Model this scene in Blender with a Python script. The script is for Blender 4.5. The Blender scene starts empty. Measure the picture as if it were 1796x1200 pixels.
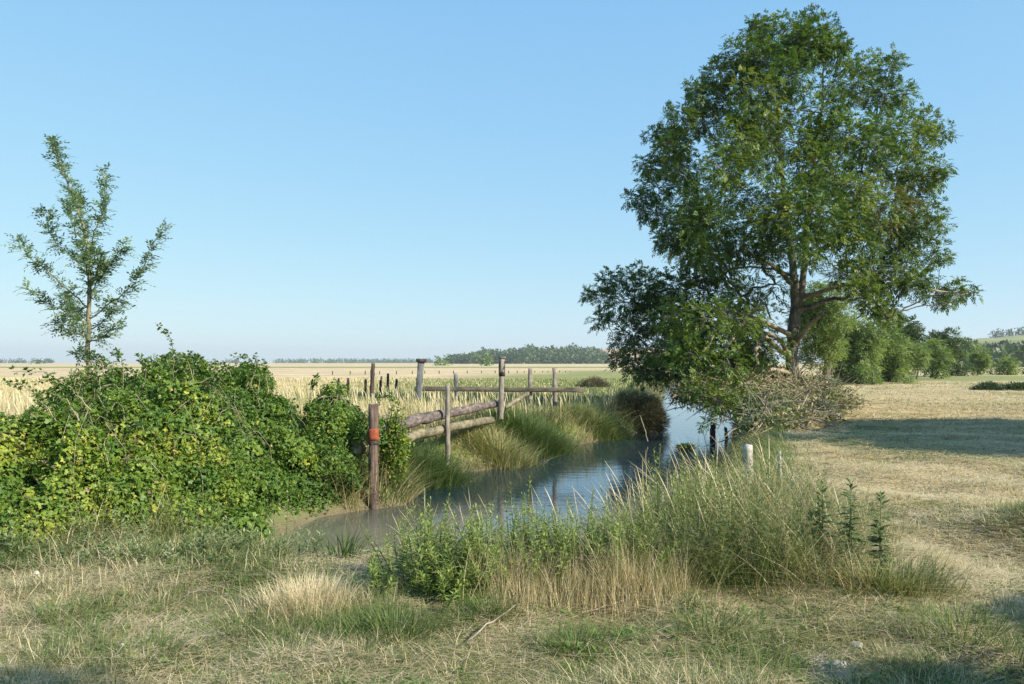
import bpy, math
import numpy as np
from mathutils import Vector

rng = np.random.default_rng(11)
H = 1.75            # eye height above the near ground
F = 1400.0          # focal length in photo pixels
WZ = -0.60          # water level
C = bpy.context.scene.collection
S = bpy.context.scene

def P(px, py, d):   # a point seen at photo pixel (px, py), d metres in front of the camera
    return np.array([(px - 898) * d / F, d, H - (py - 636) * d / F])

# ------------------------------------------------------------------ noise
def _h(ix, iy, s):
    v = np.sin(ix * 127.1 + iy * 311.7 + s * 74.7) * 43758.5453
    return v - np.floor(v)
def vnoise(x, y, s=0):
    xi, yi = np.floor(x), np.floor(y)
    fx, fy = x - xi, y - yi
    fx, fy = fx * fx * (3 - 2 * fx), fy * fy * (3 - 2 * fy)
    return (_h(xi, yi, s) * (1 - fx) + _h(xi + 1, yi, s) * fx) * (1 - fy) + \
           (_h(xi, yi + 1, s) * (1 - fx) + _h(xi + 1, yi + 1, s) * fx) * fy
def fbm(x, y, s=0, o=4):
    a, t, n = 0.5, 0, 0
    for k in range(o):
        t = t + a * vnoise(x * 2 ** k, y * 2 ** k, s + k); n += a; a *= 0.5
    return t / n
def sstep(a, b, x):
    t = np.clip((x - a) / (b - a), 0, 1)
    return t * t * (3 - 2 * t)
def nrm(v):
    return v / np.maximum(np.linalg.norm(v, axis=-1, keepdims=True), 1e-9)
def rdir(n):
    return nrm(rng.normal(size=(n, 3)))

# ------------------------------------------------------------------ mesh / object helpers
def mesh_np(name, V, Q, mat, parent=None, v=None, T=None, smooth=False):
    """one mesh object from vertices V, quads Q, triangles T, and a per-face attribute v"""
    V = np.asarray(V, dtype=np.float64)
    if parent is not None:
        r = parent
        while r.parent is not None: r = r.parent
        V = V - np.array(r.location)
    Q = np.zeros((0, 4), int) if Q is None else np.asarray(Q)
    T = np.zeros((0, 3), int) if T is None else np.asarray(T)
    me = bpy.data.meshes.new(name)
    me.vertices.add(len(V)); me.vertices.foreach_set('co', V.astype(np.float32).ravel())
    idx = np.concatenate([Q.ravel(), T.ravel()]).astype(np.int32)
    me.loops.add(len(idx)); me.loops.foreach_set('vertex_index', idx)
    tot = np.concatenate([np.full(len(Q), 4), np.full(len(T), 3)]).astype(np.int32)
    st = np.concatenate([[0], np.cumsum(tot)[:-1]]).astype(np.int32)
    me.polygons.add(len(tot)); me.polygons.foreach_set('loop_start', st)
    me.update(calc_edges=True)
    if smooth: me.polygons.foreach_set('use_smooth', np.ones(len(tot), bool))
    if v is not None:
        a = me.attributes.new('v', 'FLOAT', 'FACE')
        a.data.foreach_set('value', np.asarray(v, dtype=np.float32))
    if mat is not None: me.materials.append(mat)
    o = bpy.data.objects.new(name, me); C.objects.link(o)
    if parent is not None: o.parent = parent
    return o

def tag(o, label, cat, group=None):
    o['label'] = label; o['category'] = cat
    if group: o['group'] = group
    return o
def thing(name, label, cat, loc, group=None):
    o = bpy.data.objects.new(name, None); C.objects.link(o)
    o.empty_display_size = 0.2
    o.location = tuple(float(c) for c in loc)
    return tag(o, label, cat, group)
def stuff(o, label, cat):
    o['kind'] = 'stuff'; return tag(o, label, cat)
def struct(o, label, cat):
    o['kind'] = 'structure'; return tag(o, label, cat)

def cat_geo(parts):
    """join (V, Q, v) triples"""
    Vs, Qs, vs, n = [], [], [], 0
    for V, Q, v in parts:
        Vs.append(V); Qs.append(Q + n); vs.append(v); n += len(V)
    return np.concatenate(Vs), np.concatenate(Qs), np.concatenate(vs)

def leaf_quads(pos, d, nor, L, W, v):
    """diamond leaves: base at pos, tip along d"""
    d = nrm(d); s = nrm(np.cross(d, nor))
    L = np.asarray(L)[:, None]; W = np.asarray(W)[:, None]
    n2 = np.cross(s, d)
    m = pos + d * L * 0.45
    lift = n2 * W * 0.18
    V = np.stack([pos, m + s * W * 0.5 + lift, pos + d * L, m - s * W * 0.5 + lift], axis=1).reshape(-1, 3)
    Q = np.arange(len(V)).reshape(-1, 4)
    return V, Q, v

def blades(p, h, w, lean, curve, az, v, levels=4, prof=None):
    n = len(p); t = np.linspace(0, 1, levels)[None, :]
    ax = np.stack([np.cos(az), np.sin(az)], 1)
    off = h[:, None] * (lean[:, None] * t + curve[:, None] * t ** 2)
    z = h[:, None] * (t / np.sqrt(1 + lean[:, None] ** 2) - 0.35 * np.abs(curve)[:, None] * t ** 2.2)
    fa = az + math.pi / 2 + rng.normal(0, 0.5, n)
    sx, sy = np.cos(fa), np.sin(fa)
    pr = (1 - t ** 1.6 * 0.92) if prof is None else np.asarray(prof)[None, :]
    hw = w[:, None] * 0.5 * pr
    cx = p[:, 0:1] + ax[:, 0:1] * off; cy = p[:, 1:2] + ax[:, 1:2] * off; cz = p[:, 2:3] + z
    A = np.stack([cx - sx[:, None] * hw, cy - sy[:, None] * hw, cz], -1)
    B = np.stack([cx + sx[:, None] * hw, cy + sy[:, None] * hw, cz], -1)
    V = np.stack([A, B], 2).reshape(n, levels * 2, 3)
    base = (np.arange(n) * levels * 2)[:, None]
    Q = np.concatenate([base + np.array([[2 * k, 2 * k + 1, 2 * k + 3, 2 * k + 2]]) for k in range(levels - 1)], 0).reshape(levels - 1, n, 4).transpose(1, 0, 2).reshape(-1, 4)
    return V.reshape(-1, 3), Q, np.repeat(v, levels - 1)

def tubes(paths, sides=6):
    """paths: list of (points Nx3, radii N); closed with end rings"""
    Vs, Qs, n = [], [], 0
    ang = np.arange(sides) * 2 * math.pi / sides
    for pts, rad in paths:
        pts = np.asarray(pts, float); rad = np.asarray(rad, float); m = len(pts)
        tg = nrm(np.gradient(pts, axis=0))
        ref = np.array([0.31, 0.22, 0.93]) if abs(tg[0] @ np.array([0.31, 0.22, 0.93])) < 0.9 else np.array([1.0, 0.1, 0])
        u = nrm(np.cross(tg, ref)); w = np.cross(tg, u)
        ring = pts[:, None, :] + rad[:, None, None] * (np.cos(ang)[None, :, None] * u[:, None, :] + np.sin(ang)[None, :, None] * w[:, None, :])
        Vs.append(ring.reshape(-1, 3))
        i = np.arange(m - 1)[:, None] * sides; k = np.arange(sides)[None, :]; k2 = (k + 1) % sides
        Qs.append(np.stack([n + i + k, n + i + k2, n + i + sides + k2, n + i + sides + k], -1).reshape(-1, 4))
        n += m * sides
    return np.concatenate(Vs), np.concatenate(Qs)

def smooth_path(pts, n=12, jit=0.0):
    """Catmull-Rom through pts"""
    pts = np.asarray(pts, float)
    p = np.concatenate([[2 * pts[0] - pts[1]], pts, [2 * pts[-1] - pts[-2]]])
    out = []
    m = len(pts) - 1
    for t in np.linspace(0, m, n):
        i = min(int(t), m - 1); f = t - i
        a, b, c, d = p[i], p[i + 1], p[i + 2], p[i + 3]
        out.append(0.5 * ((2 * b) + (c - a) * f + (2 * a - 5 * b + 4 * c - d) * f ** 2 + (3 * b - a - 3 * c + d) * f ** 3))
    out = np.array(out)
    if jit: out[1:-1] += rng.normal(0, jit, out[1:-1].shape)
    return out

# ------------------------------------------------------------------ materials
def nt(m):
    m.use_nodes = True; t = m.node_tree; t.nodes.clear(); return t
def N(t, typ, **kw):
    n = t.nodes.new(typ)
    for k, val in kw.items():
        if k in n.inputs.keys() if hasattr(n.inputs, 'keys') else False: n.inputs[k].default_value = val
        else: setattr(n, k, val)
    return n
def ramp(t, stops):
    r = t.nodes.new('ShaderNodeValToRGB'); e = r.color_ramp.elements
    while len(e) > 1: e.remove(e[-1])
    e[0].position = stops[0][0]; e[0].color = (*stops[0][1], 1)
    for p, c in stops[1:]:
        x = e.new(p); x.color = (*c, 1)
    return r
def leaf_mat(name, stops, trans=0.3, rough=0.5, spec=0.35, tint=(1.25, 1.25, 0.6)):
    m = bpy.data.materials.new(name); t = nt(m)
    a = t.nodes.new('ShaderNodeAttribute'); a.attribute_name = 'v'
    r = ramp(t, stops); t.links.new(a.outputs['Fac'], r.inputs[0])
    b = t.nodes.new('ShaderNodeBsdfPrincipled'); b.inputs['Roughness'].default_value = rough
    b.inputs['Specular IOR Level'].default_value = spec
    t.links.new(r.outputs[0], b.inputs['Base Color'])
    tr = t.nodes.new('ShaderNodeBsdfTranslucent')
    mu = t.nodes.new('ShaderNodeMix'); mu.data_type = 'RGBA'; mu.blend_type = 'MULTIPLY'
    mu.inputs[0].default_value = 1; mu.inputs[7].default_value = (*tint, 1)
    t.links.new(r.outputs[0], mu.inputs[6]); t.links.new(mu.outputs[2], tr.inputs[0])
    mx = t.nodes.new('ShaderNodeMixShader'); mx.inputs[0].default_value = trans
    t.links.new(b.outputs[0], mx.inputs[1]); t.links.new(tr.outputs[0], mx.inputs[2])
    o = t.nodes.new('ShaderNodeOutputMaterial'); t.links.new(mx.outputs[0], o.inputs[0])
    return m
def wood_mat(name, c1, c2, c3=None, scale=(18, 18, 2.5), bump=0.5, rough=0.85, stain=None):
    m = bpy.data.materials.new(name); t = nt(m)
    tc = t.nodes.new('ShaderNodeTexCoord'); mp = t.nodes.new('ShaderNodeMapping')
    mp.inputs['Scale'].default_value = scale
    t.links.new(tc.outputs['Object'], mp.inputs[0])
    n1 = t.nodes.new('ShaderNodeTexNoise'); n1.inputs['Scale'].default_value = 1.0; n1.inputs['Detail'].default_value = 8; n1.inputs['Roughness'].default_value = 0.7
    t.links.new(mp.outputs[0], n1.inputs['Vector'])
    r = ramp(t, [(0.3, c1), (0.5, c2), (0.72, c3 or c2)]); t.links.new(n1.outputs['Fac'], r.inputs[0])
    n2 = t.nodes.new('ShaderNodeTexNoise'); n2.inputs['Scale'].default_value = 3.5; n2.inputs['Detail'].default_value = 5
    t.links.new(tc.outputs['Object'], n2.inputs['Vector'])
    rr = ramp(t, [(0.35, (0.55, 0.55, 0.55)), (0.65, (1.15, 1.12, 1.05))]); t.links.new(n2.outputs['Fac'], rr.inputs[0])
    mu = t.nodes.new('ShaderNodeMix'); mu.data_type = 'RGBA'; mu.blend_type = 'MULTIPLY'; mu.inputs[0].default_value = 1
    t.links.new(r.outputs[0], mu.inputs[6]); t.links.new(rr.outputs[0], mu.inputs[7])
    b = t.nodes.new('ShaderNodeBsdfPrincipled'); b.inputs['Roughness'].default_value = rough; b.inputs['Specular IOR Level'].default_value = 0.25
    t.links.new(mu.outputs[2], b.inputs['Base Color'])
    bm = t.nodes.new('ShaderNodeBump'); bm.inputs['Strength'].default_value = bump; bm.inputs['Distance'].default_value = 0.02
    t.links.new(n1.outputs['Fac'], bm.inputs['Height']); t.links.new(bm.outputs[0], b.inputs['Normal'])
    o = t.nodes.new('ShaderNodeOutputMaterial'); t.links.new(b.outputs[0], o.inputs[0])
    return m

M = {}
M['ash_leaf'] = leaf_mat('ash_leaf', [(0, (0.026, 0.062, 0.018)), (0.4, (0.066, 0.13, 0.027)), (0.75, (0.135, 0.205, 0.035)), (0.92, (0.21, 0.27, 0.045)), (0.96, (0.12, 0.105, 0.05)), (1, (0.17, 0.13, 0.07))], 0.3)
M['young_leaf'] = leaf_mat('young_leaf', [(0, (0.07, 0.135, 0.07)), (0.6, (0.155, 0.235, 0.115)), (1, (0.27, 0.34, 0.14))], 0.4, 0.4, 0.5)
M['bramble_leaf'] = leaf_mat('bramble_leaf', [(0, (0.028, 0.075, 0.016)), (0.45, (0.078, 0.155, 0.026)), (0.75, (0.15, 0.235, 0.035)), (0.9, (0.27, 0.32, 0.045)), (0.97, (0.46, 0.42, 0.06)), (1, (0.22, 0.17, 0.12))], 0.28, 0.5, 0.32)
M['willow_leaf'] = leaf_mat('willow_leaf', [(0, (0.075, 0.13, 0.05)), (0.5, (0.15, 0.225, 0.075)), (1, (0.24, 0.30, 0.09))], 0.38)
M['far_leaf'] = leaf_mat('far_leaf', [(0, (0.03, 0.06, 0.028)), (0.6, (0.07, 0.115, 0.042)), (1, (0.12, 0.16, 0.055))], 0.2)
M['scrub_leaf'] = leaf_mat('scrub_leaf', [(0, (0.035, 0.045, 0.02)), (0.6, (0.085, 0.085, 0.042)), (1, (0.17, 0.145, 0.085))], 0.15)
M['grass'] = leaf_mat('grass', [(0, (0.05, 0.095, 0.026)), (0.3, (0.115, 0.175, 0.045)), (0.5, (0.22, 0.245, 0.08)), (0.72, (0.50, 0.42, 0.24)), (1, (0.74, 0.64, 0.46))], 0.3, 0.6, 0.3, (1.1, 1.1, 0.7))
M['weed_leaf'] = leaf_mat('weed_leaf', [(0, (0.06, 0.12, 0.025)), (0.5, (0.15, 0.24, 0.05)), (1, (0.27, 0.34, 0.085))], 0.3, 0.45, 0.4)
M['olive_leaf'] = leaf_mat('olive_leaf', [(0, (0.06, 0.09, 0.03)), (0.5, (0.15, 0.19, 0.065)), (0.8, (0.25, 0.26, 0.11)), (1, (0.42, 0.36, 0.22))], 0.25)
M['nettle_leaf'] = leaf_mat('nettle_leaf', [(0, (0.045, 0.09, 0.028)), (1, (0.12, 0.19, 0.055))], 0.25)
M['grey_leaf'] = leaf_mat('grey_leaf', [(0, (0.09, 0.14, 0.05)), (.6, (0.20, 0.25, 0.11)), (1, (0.34, 0.36, 0.20))], 0.28)
M['brush_leaf'] = leaf_mat('brush_leaf', [(0, (0.06, 0.12, 0.035)), (0.45, (0.15, 0.19, 0.075)), (0.7, (0.30, 0.265, 0.15)), (1, (0.40, 0.31, 0.21))], 0.15, 0.7, 0.2)
M['bark'] = wood_mat('bark', (0.055, 0.05, 0.043), (0.16, 0.15, 0.13), (0.29, 0.28, 0.24), (9, 9, 2.0), 1.0)
M['pale_bark'] = wood_mat('pale_bark', (0.10, 0.09, 0.06), (0.22, 0.20, 0.13), (0.34, 0.31, 0.22), (20, 20, 5), 0.5)
M['dead_branch'] = wood_mat('dead_branch', (0.14, 0.11, 0.08), (0.30, 0.26, 0.20), (0.42, 0.37, 0.30), (20, 20, 20), 0.4)
M['grey_wood'] = wood_mat('grey_wood', (0.10, 0.085, 0.07), (0.25, 0.22, 0.19), (0.42, 0.39, 0.34), (30, 30, 2.2), 0.7)
M['brown_wood'] = wood_mat('brown_wood', (0.045, 0.028, 0.022), (0.14, 0.10, 0.085), (0.30, 0.25, 0.22), (30, 30, 2.0), 0.8)
M['dark_wood'] = wood_mat('dark_wood', (0.025, 0.02, 0.018), (0.07, 0.055, 0.05), (0.14, 0.12, 0.11), (30, 30, 2.5), 0.7)
M['skylit_tint_wood'] = wood_mat('skylit_tint_wood', (0.06, 0.065, 0.065), (0.15, 0.165, 0.17), (0.28, 0.30, 0.30), (30, 30, 2.5), 0.7)  # grey wood with the skylight of a shaded face painted in as blue
M['log_purple'] = wood_mat('log_purple', (0.04, 0.032, 0.03), (0.14, 0.115, 0.108), (0.31, 0.28, 0.255), (16, 4, 16), 1.0)
M['log_pale'] = wood_mat('log_pale', (0.075, 0.065, 0.04), (0.19, 0.175, 0.115), (0.31, 0.285, 0.21), (14, 3, 14), 1.0)
M['beam_wood'] = wood_mat('beam_wood', (0.05, 0.045, 0.035), (0.13, 0.115, 0.09), (0.22, 0.2, 0.16), (3, 20, 20), 0.7)
M['rust'] = wood_mat('rust', (0.14, 0.036, 0.018), (0.27, 0.072, 0.034), (0.32, 0.12, 0.07), (14, 14, 14), 0.6)
M['iron'] = wood_mat('iron', (0.02, 0.018, 0.02), (0.05, 0.045, 0.05), (0.09, 0.08, 0.08), (8, 8, 8), 0.4, 0.6)
M['white_paint'] = wood_mat('white_paint', (0.22, 0.21, 0.19), (0.46, 0.45, 0.42), (0.60, 0.59, 0.56), (14, 14, 5), 0.4)
M['concrete'] = wood_mat('concrete', (0.38, 0.37, 0.33), (0.55, 0.54, 0.5), (0.62, 0.61, 0.57), (10, 10, 10), 0.6)
M['roof_tile'] = wood_mat('roof_tile', (0.22, 0.14, 0.10), (0.32, 0.20, 0.15), (0.36, 0.25, 0.18), (1, 1, 1), 0.2)
M['petal'] = wood_mat('petal', (0.7, 0.5, 0.02), (0.8, 0.6, 0.03), (0.85, 0.65, 0.05), (10, 10, 10), 0.1)

# ------------------------------------------------------------------ canal and ground
LB = np.array([(-3.2, 8.15), (-3.1, 11), (-2.9, 12.1), (-2.3, 12.75), (-1.75, 13.1), (-1.6, 14.7), (-1.28, 16.7), (-.26, 17.7), (.6, 19.7), (1.09, 21.5), (1.6, 22.5), (3.57, 25), (5.3, 29.4), (7.3, 40), (9.5, 51), (14.4, 75), (22, 105), (40, 150)], float)
RB = np.array([(0.9, 8.3), (2.4, 11.2), (3.6, 14), (5.0, 18.5), (6.9, 25), (8.7, 31), (11.5, 40), (13.9, 51), (19, 72), (25.5, 103), (44, 149)], float)
POLY = np.concatenate([LB, RB[::-1]])
def sdist(x, y, poly=POLY):
    x = np.asarray(x, float); y = np.asarray(y, float)
    d2 = np.full(x.shape, 1e18); ins = np.zeros(x.shape, bool)
    for a, b in zip(poly, np.roll(poly, -1, 0)):
        ex, ey = b - a; wx, wy = x - a[0], y - a[1]
        t = np.clip((wx * ex + wy * ey) / (ex * ex + ey * ey), 0, 1)
        d2 = np.minimum(d2, (wx - ex * t) ** 2 + (wy - ey * t) ** 2)
        c = (a[1] > y) != (b[1] > y)
        ins ^= c & (x < (b[0] - a[0]) * (y - a[1]) / (b[1] - a[1] + 1e-12) + a[0])
    d = np.sqrt(d2)
    return np.where(ins, -d, d)
def leftside(x, y):     # 1 left of the canal, 0 right of it
    cx = np.interp(y, [0, 8, 13, 25, 40, 75, 150, 400], [-2, -1, 0.9, 5.0, 9, 16.5, 42, 130])
    return x < cx
def gz(x, y):
    x = np.asarray(x, float); y = np.asarray(y, float)
    sd = sdist(x, y)
    near = np.exp(-np.maximum(y - 10, 0) / 60)
    base = (fbm(x * 0.35, y * 0.35, 3) - 0.5) * 0.16 * near + (fbm(x * 1.7, y * 1.7, 5, 3) - 0.5) * 0.14 * near
    lf = leftside(x, y)
    base = base + np.where(lf & (y > 10), 0.10, 0.0) * sstep(10, 14, y)
    base = base + np.where(~lf, 0.22 * np.exp(-((x - 5.6) ** 2 / 0.5 + (y - 8.3) ** 2 / 0.35)), 0)   # grassy hump beside the path
    base = base - np.where(~lf, 0.16 * np.exp(-((x - 4.5) ** 2 / 0.5 + (y - 7.3) ** 2 / 1.6)), 0)    # worn hollow
    base = base + np.where(~lf & (y > 9), .07 * np.abs(np.sin(1.35 * (y + .25 * x) + 2.2 * fbm(x * .3, y * .3, 15, 2) * 3)) ** 3 * np.exp(-np.maximum(y - 25, 0) / 25), 0)
    bw = np.where(lf, 1.2, 1.4); bw = np.where(y < 9.0, 1.15, bw)
    rough = (fbm(x * 0.9, y * 0.9, 8, 3) - 0.5) * 0.5
    t = np.clip((sd + rough * np.clip(sd, 0, 1)) / bw, 0, 1); t = np.sin(t * math.pi / 2)
    up = WZ - 0.02 + (base - WZ + 0.02) * t
    dn = WZ - 0.02 - 0.55 * np.clip(-sd / 0.9, 0, 1)
    return np.where(sd > 0, up, dn)

def axis(lo, hi, step, far, g=1.16):
    a = list(np.arange(lo, hi + 1e-6, step)); s = step
    while a[-1] < far: s *= g; a.append(a[-1] + s)
    s = step; b = [lo]
    while b[-1] > -far: s *= g; b.append(b[-1] - s)
    return np.array(b[:0:-1] + a)
gx = axis(-9, 13, 0.11, 5200); gy = axis(2.5, 34, 0.11, 5200)
gy = gy[gy > -300]
X, Y = np.meshgrid(gx, gy)
Zg = gz(X.ravel(), Y.ravel())
nx, ny = len(gx), len(gy)
ii = (np.arange(ny - 1)[:, None] * nx + np.arange(nx - 1)[None, :]).ravel()
GQ = np.stack([ii, ii + 1, ii + nx + 1, ii + nx], 1)
GV = np.stack([X.ravel(), Y.ravel(), Zg], 1)
ground = mesh_np('ground', GV, GQ, None, smooth=True)
sdv = sdist(X.ravel(), Y.ravel()); lfv = leftside(X.ravel(), Y.ravel()); yv = Y.ravel(); xv = X.ravel()
def vattr(o, name, val):
    a = o.data.attributes.new(name, 'FLOAT', 'POINT'); a.data.foreach_set('value', np.asarray(val, dtype=np.float32))
def green_mask(x, y, sd, lf):
    """how green (1) or straw (0) the turf is"""
    m = np.where(lf, np.where(y > 13, 0.05, 0.55), 0.22)
    m = np.where(y < 9.5, 0.50 + (fbm(x * 0.8, y * 0.8, 20, 3) - 0.5) * 1.6, m)
    edge = 0.9 * (1 - sstep(0.6, np.where(lf, 2.2, 2.6), sd)) * (sd < 6)
    m = np.maximum(m, np.where(y > 9.5, edge, edge * 0.5))
    far = lf & (y > 24)
    m = np.maximum(m, np.where(far, 0.75 * (1 - sstep(9 + y * 0.05, 14 + y * 0.2, sd + (fbm(x * 0.15, y * 0.08, 30) - 0.5) * 6)), 0))
    m = np.maximum(m, np.where(~lf & (y > 72) & (y < 105), 0.75, 0))
    m = np.maximum(m, np.where(lf & (y > 235) & (y < 300), 0.85 , 0))
    m = np.maximum(m, np.where(~lf & (y > 9.5) & (y <= 30), sstep(.55, .7, fbm(x * 0.22, y * 0.22, 41)) * 0.6, 0))
    return np.clip(m, 0, 1)
vattr(ground, 'green', green_mask(xv, yv, sdv, lfv))
vattr(ground, 'mud', np.clip(1 - sdv / 0.35, 0, 1))
vattr(ground, 'litter', np.where((yv < 9.5) & (yv > 0), 1.0, 0.0))
vattr(ground, 'chalk', np.exp(-((xv - 1.85) ** 2 / .16 + (yv - 4.6) ** 2 / .16)) + .8 * np.exp(-((xv + 2.05) ** 2 / .03 + (yv - 5.3) ** 2 / .1)))
gm = bpy.data.materials.new('turf'); t = nt(gm)
geo = t.nodes.new('ShaderNodeNewGeometry')
def noise(scale, det=6, rough=0.6):
    n = t.nodes.new('ShaderNodeTexNoise'); n.inputs['Scale'].default_value = scale; n.inputs['Detail'].default_value = det; n.inputs['Roughness'].default_value = rough
    t.links.new(geo.outputs['Position'], n.inputs['Vector']); return n
def mixc(f, a, b):
    m = t.nodes.new('ShaderNodeMix'); m.data_type = 'RGBA'
    if isinstance(f, float): m.inputs[0].default_value = f
    else: t.links.new(f, m.inputs[0])
    for s, i in ((a, 6), (b, 7)):
        if isinstance(s, tuple): m.inputs[i].default_value = (*s, 1)
        else: t.links.new(s, m.inputs[i])
    return m.outputs[2]
def att(n):
    a = t.nodes.new('ShaderNodeAttribute'); a.attribute_name = n; return a.outputs['Fac']
def mth(op, a, b):
    m = t.nodes.new('ShaderNodeMath'); m.operation = op; m.use_clamp = True
    for s, i in ((a, 0), (b, 1)):
        if isinstance(s, (int, float)): m.inputs[i].default_value = s
        else: t.links.new(s, m.inputs[i])
    return m.outputs[0]
n_f = noise(28, 6, 0.75); n_m = noise(1.3, 5, 0.65); n_l = noise(0.12, 4, 0.6)
straw = ramp(t, [(0.3, (0.30, 0.245, 0.155)), (0.5, (0.54, 0.44, 0.285)), (0.72, (0.67, 0.555, 0.38))]); t.links.new(n_f.outputs['Fac'], straw.inputs[0])
straw2 = ramp(t, [(0.35, (0.72, 0.70, 0.66)), (0.65, (1.12, 1.09, 1.04))]); t.links.new(n_l.outputs['Fac'], straw2.inputs[0])
mm = t.nodes.new('ShaderNodeMix'); mm.data_type = 'RGBA'; mm.blend_type = 'MULTIPLY'; mm.inputs[0].default_value = 1
t.links.new(straw.outputs[0], mm.inputs[6]); t.links.new(straw2.outputs[0], mm.inputs[7])
grn = ramp(t, [(0.3, (0.075, 0.105, 0.032)), (0.5, (0.165, 0.205, 0.065)), (0.72, (0.27, 0.285, 0.11))]); t.links.new(n_f.outputs['Fac'], grn.inputs[0])
gf = mth('ADD', att('green'), mth('MULTIPLY', mth('SUBTRACT', n_m.outputs['Fac'], 0.45), 1.2))
gf = mth('MULTIPLY', gf, mth('ADD', att('green'), 0.35))
col = mixc(gf, mm.outputs[2], grn.outputs[0])
earth = ramp(t, [(0.3, (0.15, 0.115, 0.08)), (0.6, (0.34, 0.27, 0.19)), (0.8, (0.48, 0.40, 0.30))]); t.links.new(n_f.outputs['Fac'], earth.inputs[0])
col = mixc(mth('MULTIPLY', att('litter'), 0.75), col, earth.outputs[0])
mudc = ramp(t, [(0.3, (0.09, 0.07, 0.045)), (0.7, (0.23, 0.19, 0.13))]); t.links.new(n_m.outputs['Fac'], mudc.inputs[0])
col = mixc(att('mud'), col, mudc.outputs[0])
chk = ramp(t, [(0.35, (0.33, 0.31, 0.28)), (0.65, (0.58, 0.55, 0.50))]); t.links.new(n_f.outputs['Fac'], chk.inputs[0])
col = mixc(mth('MULTIPLY', att('chalk'), .9), col, chk.outputs[0])
b = t.nodes.new('ShaderNodeBsdfPrincipled'); b.inputs['Roughness'].default_value = 0.95; b.inputs['Specular IOR Level'].default_value = 0.1
t.links.new(col, b.inputs['Base Color'])
bp = t.nodes.new('ShaderNodeBump'); bp.inputs['Strength'].default_value = 0.8; bp.inputs['Distance'].default_value = 0.05
t.links.new(n_f.outputs['Fac'], bp.inputs['Height']); t.links.new(bp.outputs[0], b.inputs['Normal'])
o = t.nodes.new('ShaderNodeOutputMaterial'); t.links.new(b.outputs[0], o.inputs[0])
ground.data.materials.append(gm)
struct(ground, 'flat meadow ground with dry straw turf and green canal banks', 'ground')

# water
wl = LB - np.array([1.0, 0]); wr = np.stack([np.interp(LB[:, 1], RB[:, 1], RB[:, 0]), LB[:, 1]], 1) + np.array([1.4, 0])
wl[0, 1] = wr[0, 1] = 7.6
k = len(wl); cols = 14
WV = np.concatenate([np.concatenate([wl + (wr - wl) * s, np.full((k, 1), WZ)], 1) for s in np.linspace(0, 1, cols)])
WQ = np.concatenate([np.stack([c * k + np.arange(k - 1), (c + 1) * k + np.arange(k - 1), (c + 1) * k + np.arange(1, k), c * k + np.arange(1, k)], 1) for c in range(cols - 1)])
wm = bpy.data.materials.new('canal_water'); t = nt(wm)
geo = t.nodes.new('ShaderNodeNewGeometry')
mp = t.nodes.new('ShaderNodeMapping'); mp.inputs['Scale'].default_value = (1.2, 2.6, 1); t.links.new(geo.outputs['Position'], mp.inputs[0])
w1 = t.nodes.new('ShaderNodeTexNoise'); w1.inputs['Scale'].default_value = 1.6; w1.inputs['Detail'].default_value = 4; t.links.new(mp.outputs[0], w1.inputs['Vector'])
w2 = noise(0.35, 3)
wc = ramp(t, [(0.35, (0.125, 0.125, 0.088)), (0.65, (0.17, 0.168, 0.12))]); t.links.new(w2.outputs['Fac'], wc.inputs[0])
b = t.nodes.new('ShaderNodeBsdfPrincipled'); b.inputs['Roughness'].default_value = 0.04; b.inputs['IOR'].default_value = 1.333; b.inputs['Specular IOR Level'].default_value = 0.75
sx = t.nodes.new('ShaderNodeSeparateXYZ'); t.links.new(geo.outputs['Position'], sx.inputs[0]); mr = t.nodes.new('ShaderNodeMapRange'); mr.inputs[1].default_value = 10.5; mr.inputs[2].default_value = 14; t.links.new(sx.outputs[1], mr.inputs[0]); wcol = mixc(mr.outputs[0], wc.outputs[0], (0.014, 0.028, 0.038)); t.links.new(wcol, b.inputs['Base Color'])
bp = t.nodes.new('ShaderNodeBump'); bp.inputs['Strength'].default_value = 0.14; bp.inputs['Distance'].default_value = 0.03
t.links.new(w1.outputs['Fac'], bp.inputs['Height']); t.links.new(bp.outputs[0], b.inputs['Normal'])
o = t.nodes.new('ShaderNodeOutputMaterial'); t.links.new(b.outputs[0], o.inputs[0])
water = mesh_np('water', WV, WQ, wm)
struct(water, 'murky still canal water reflecting blue sky', 'water')

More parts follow.
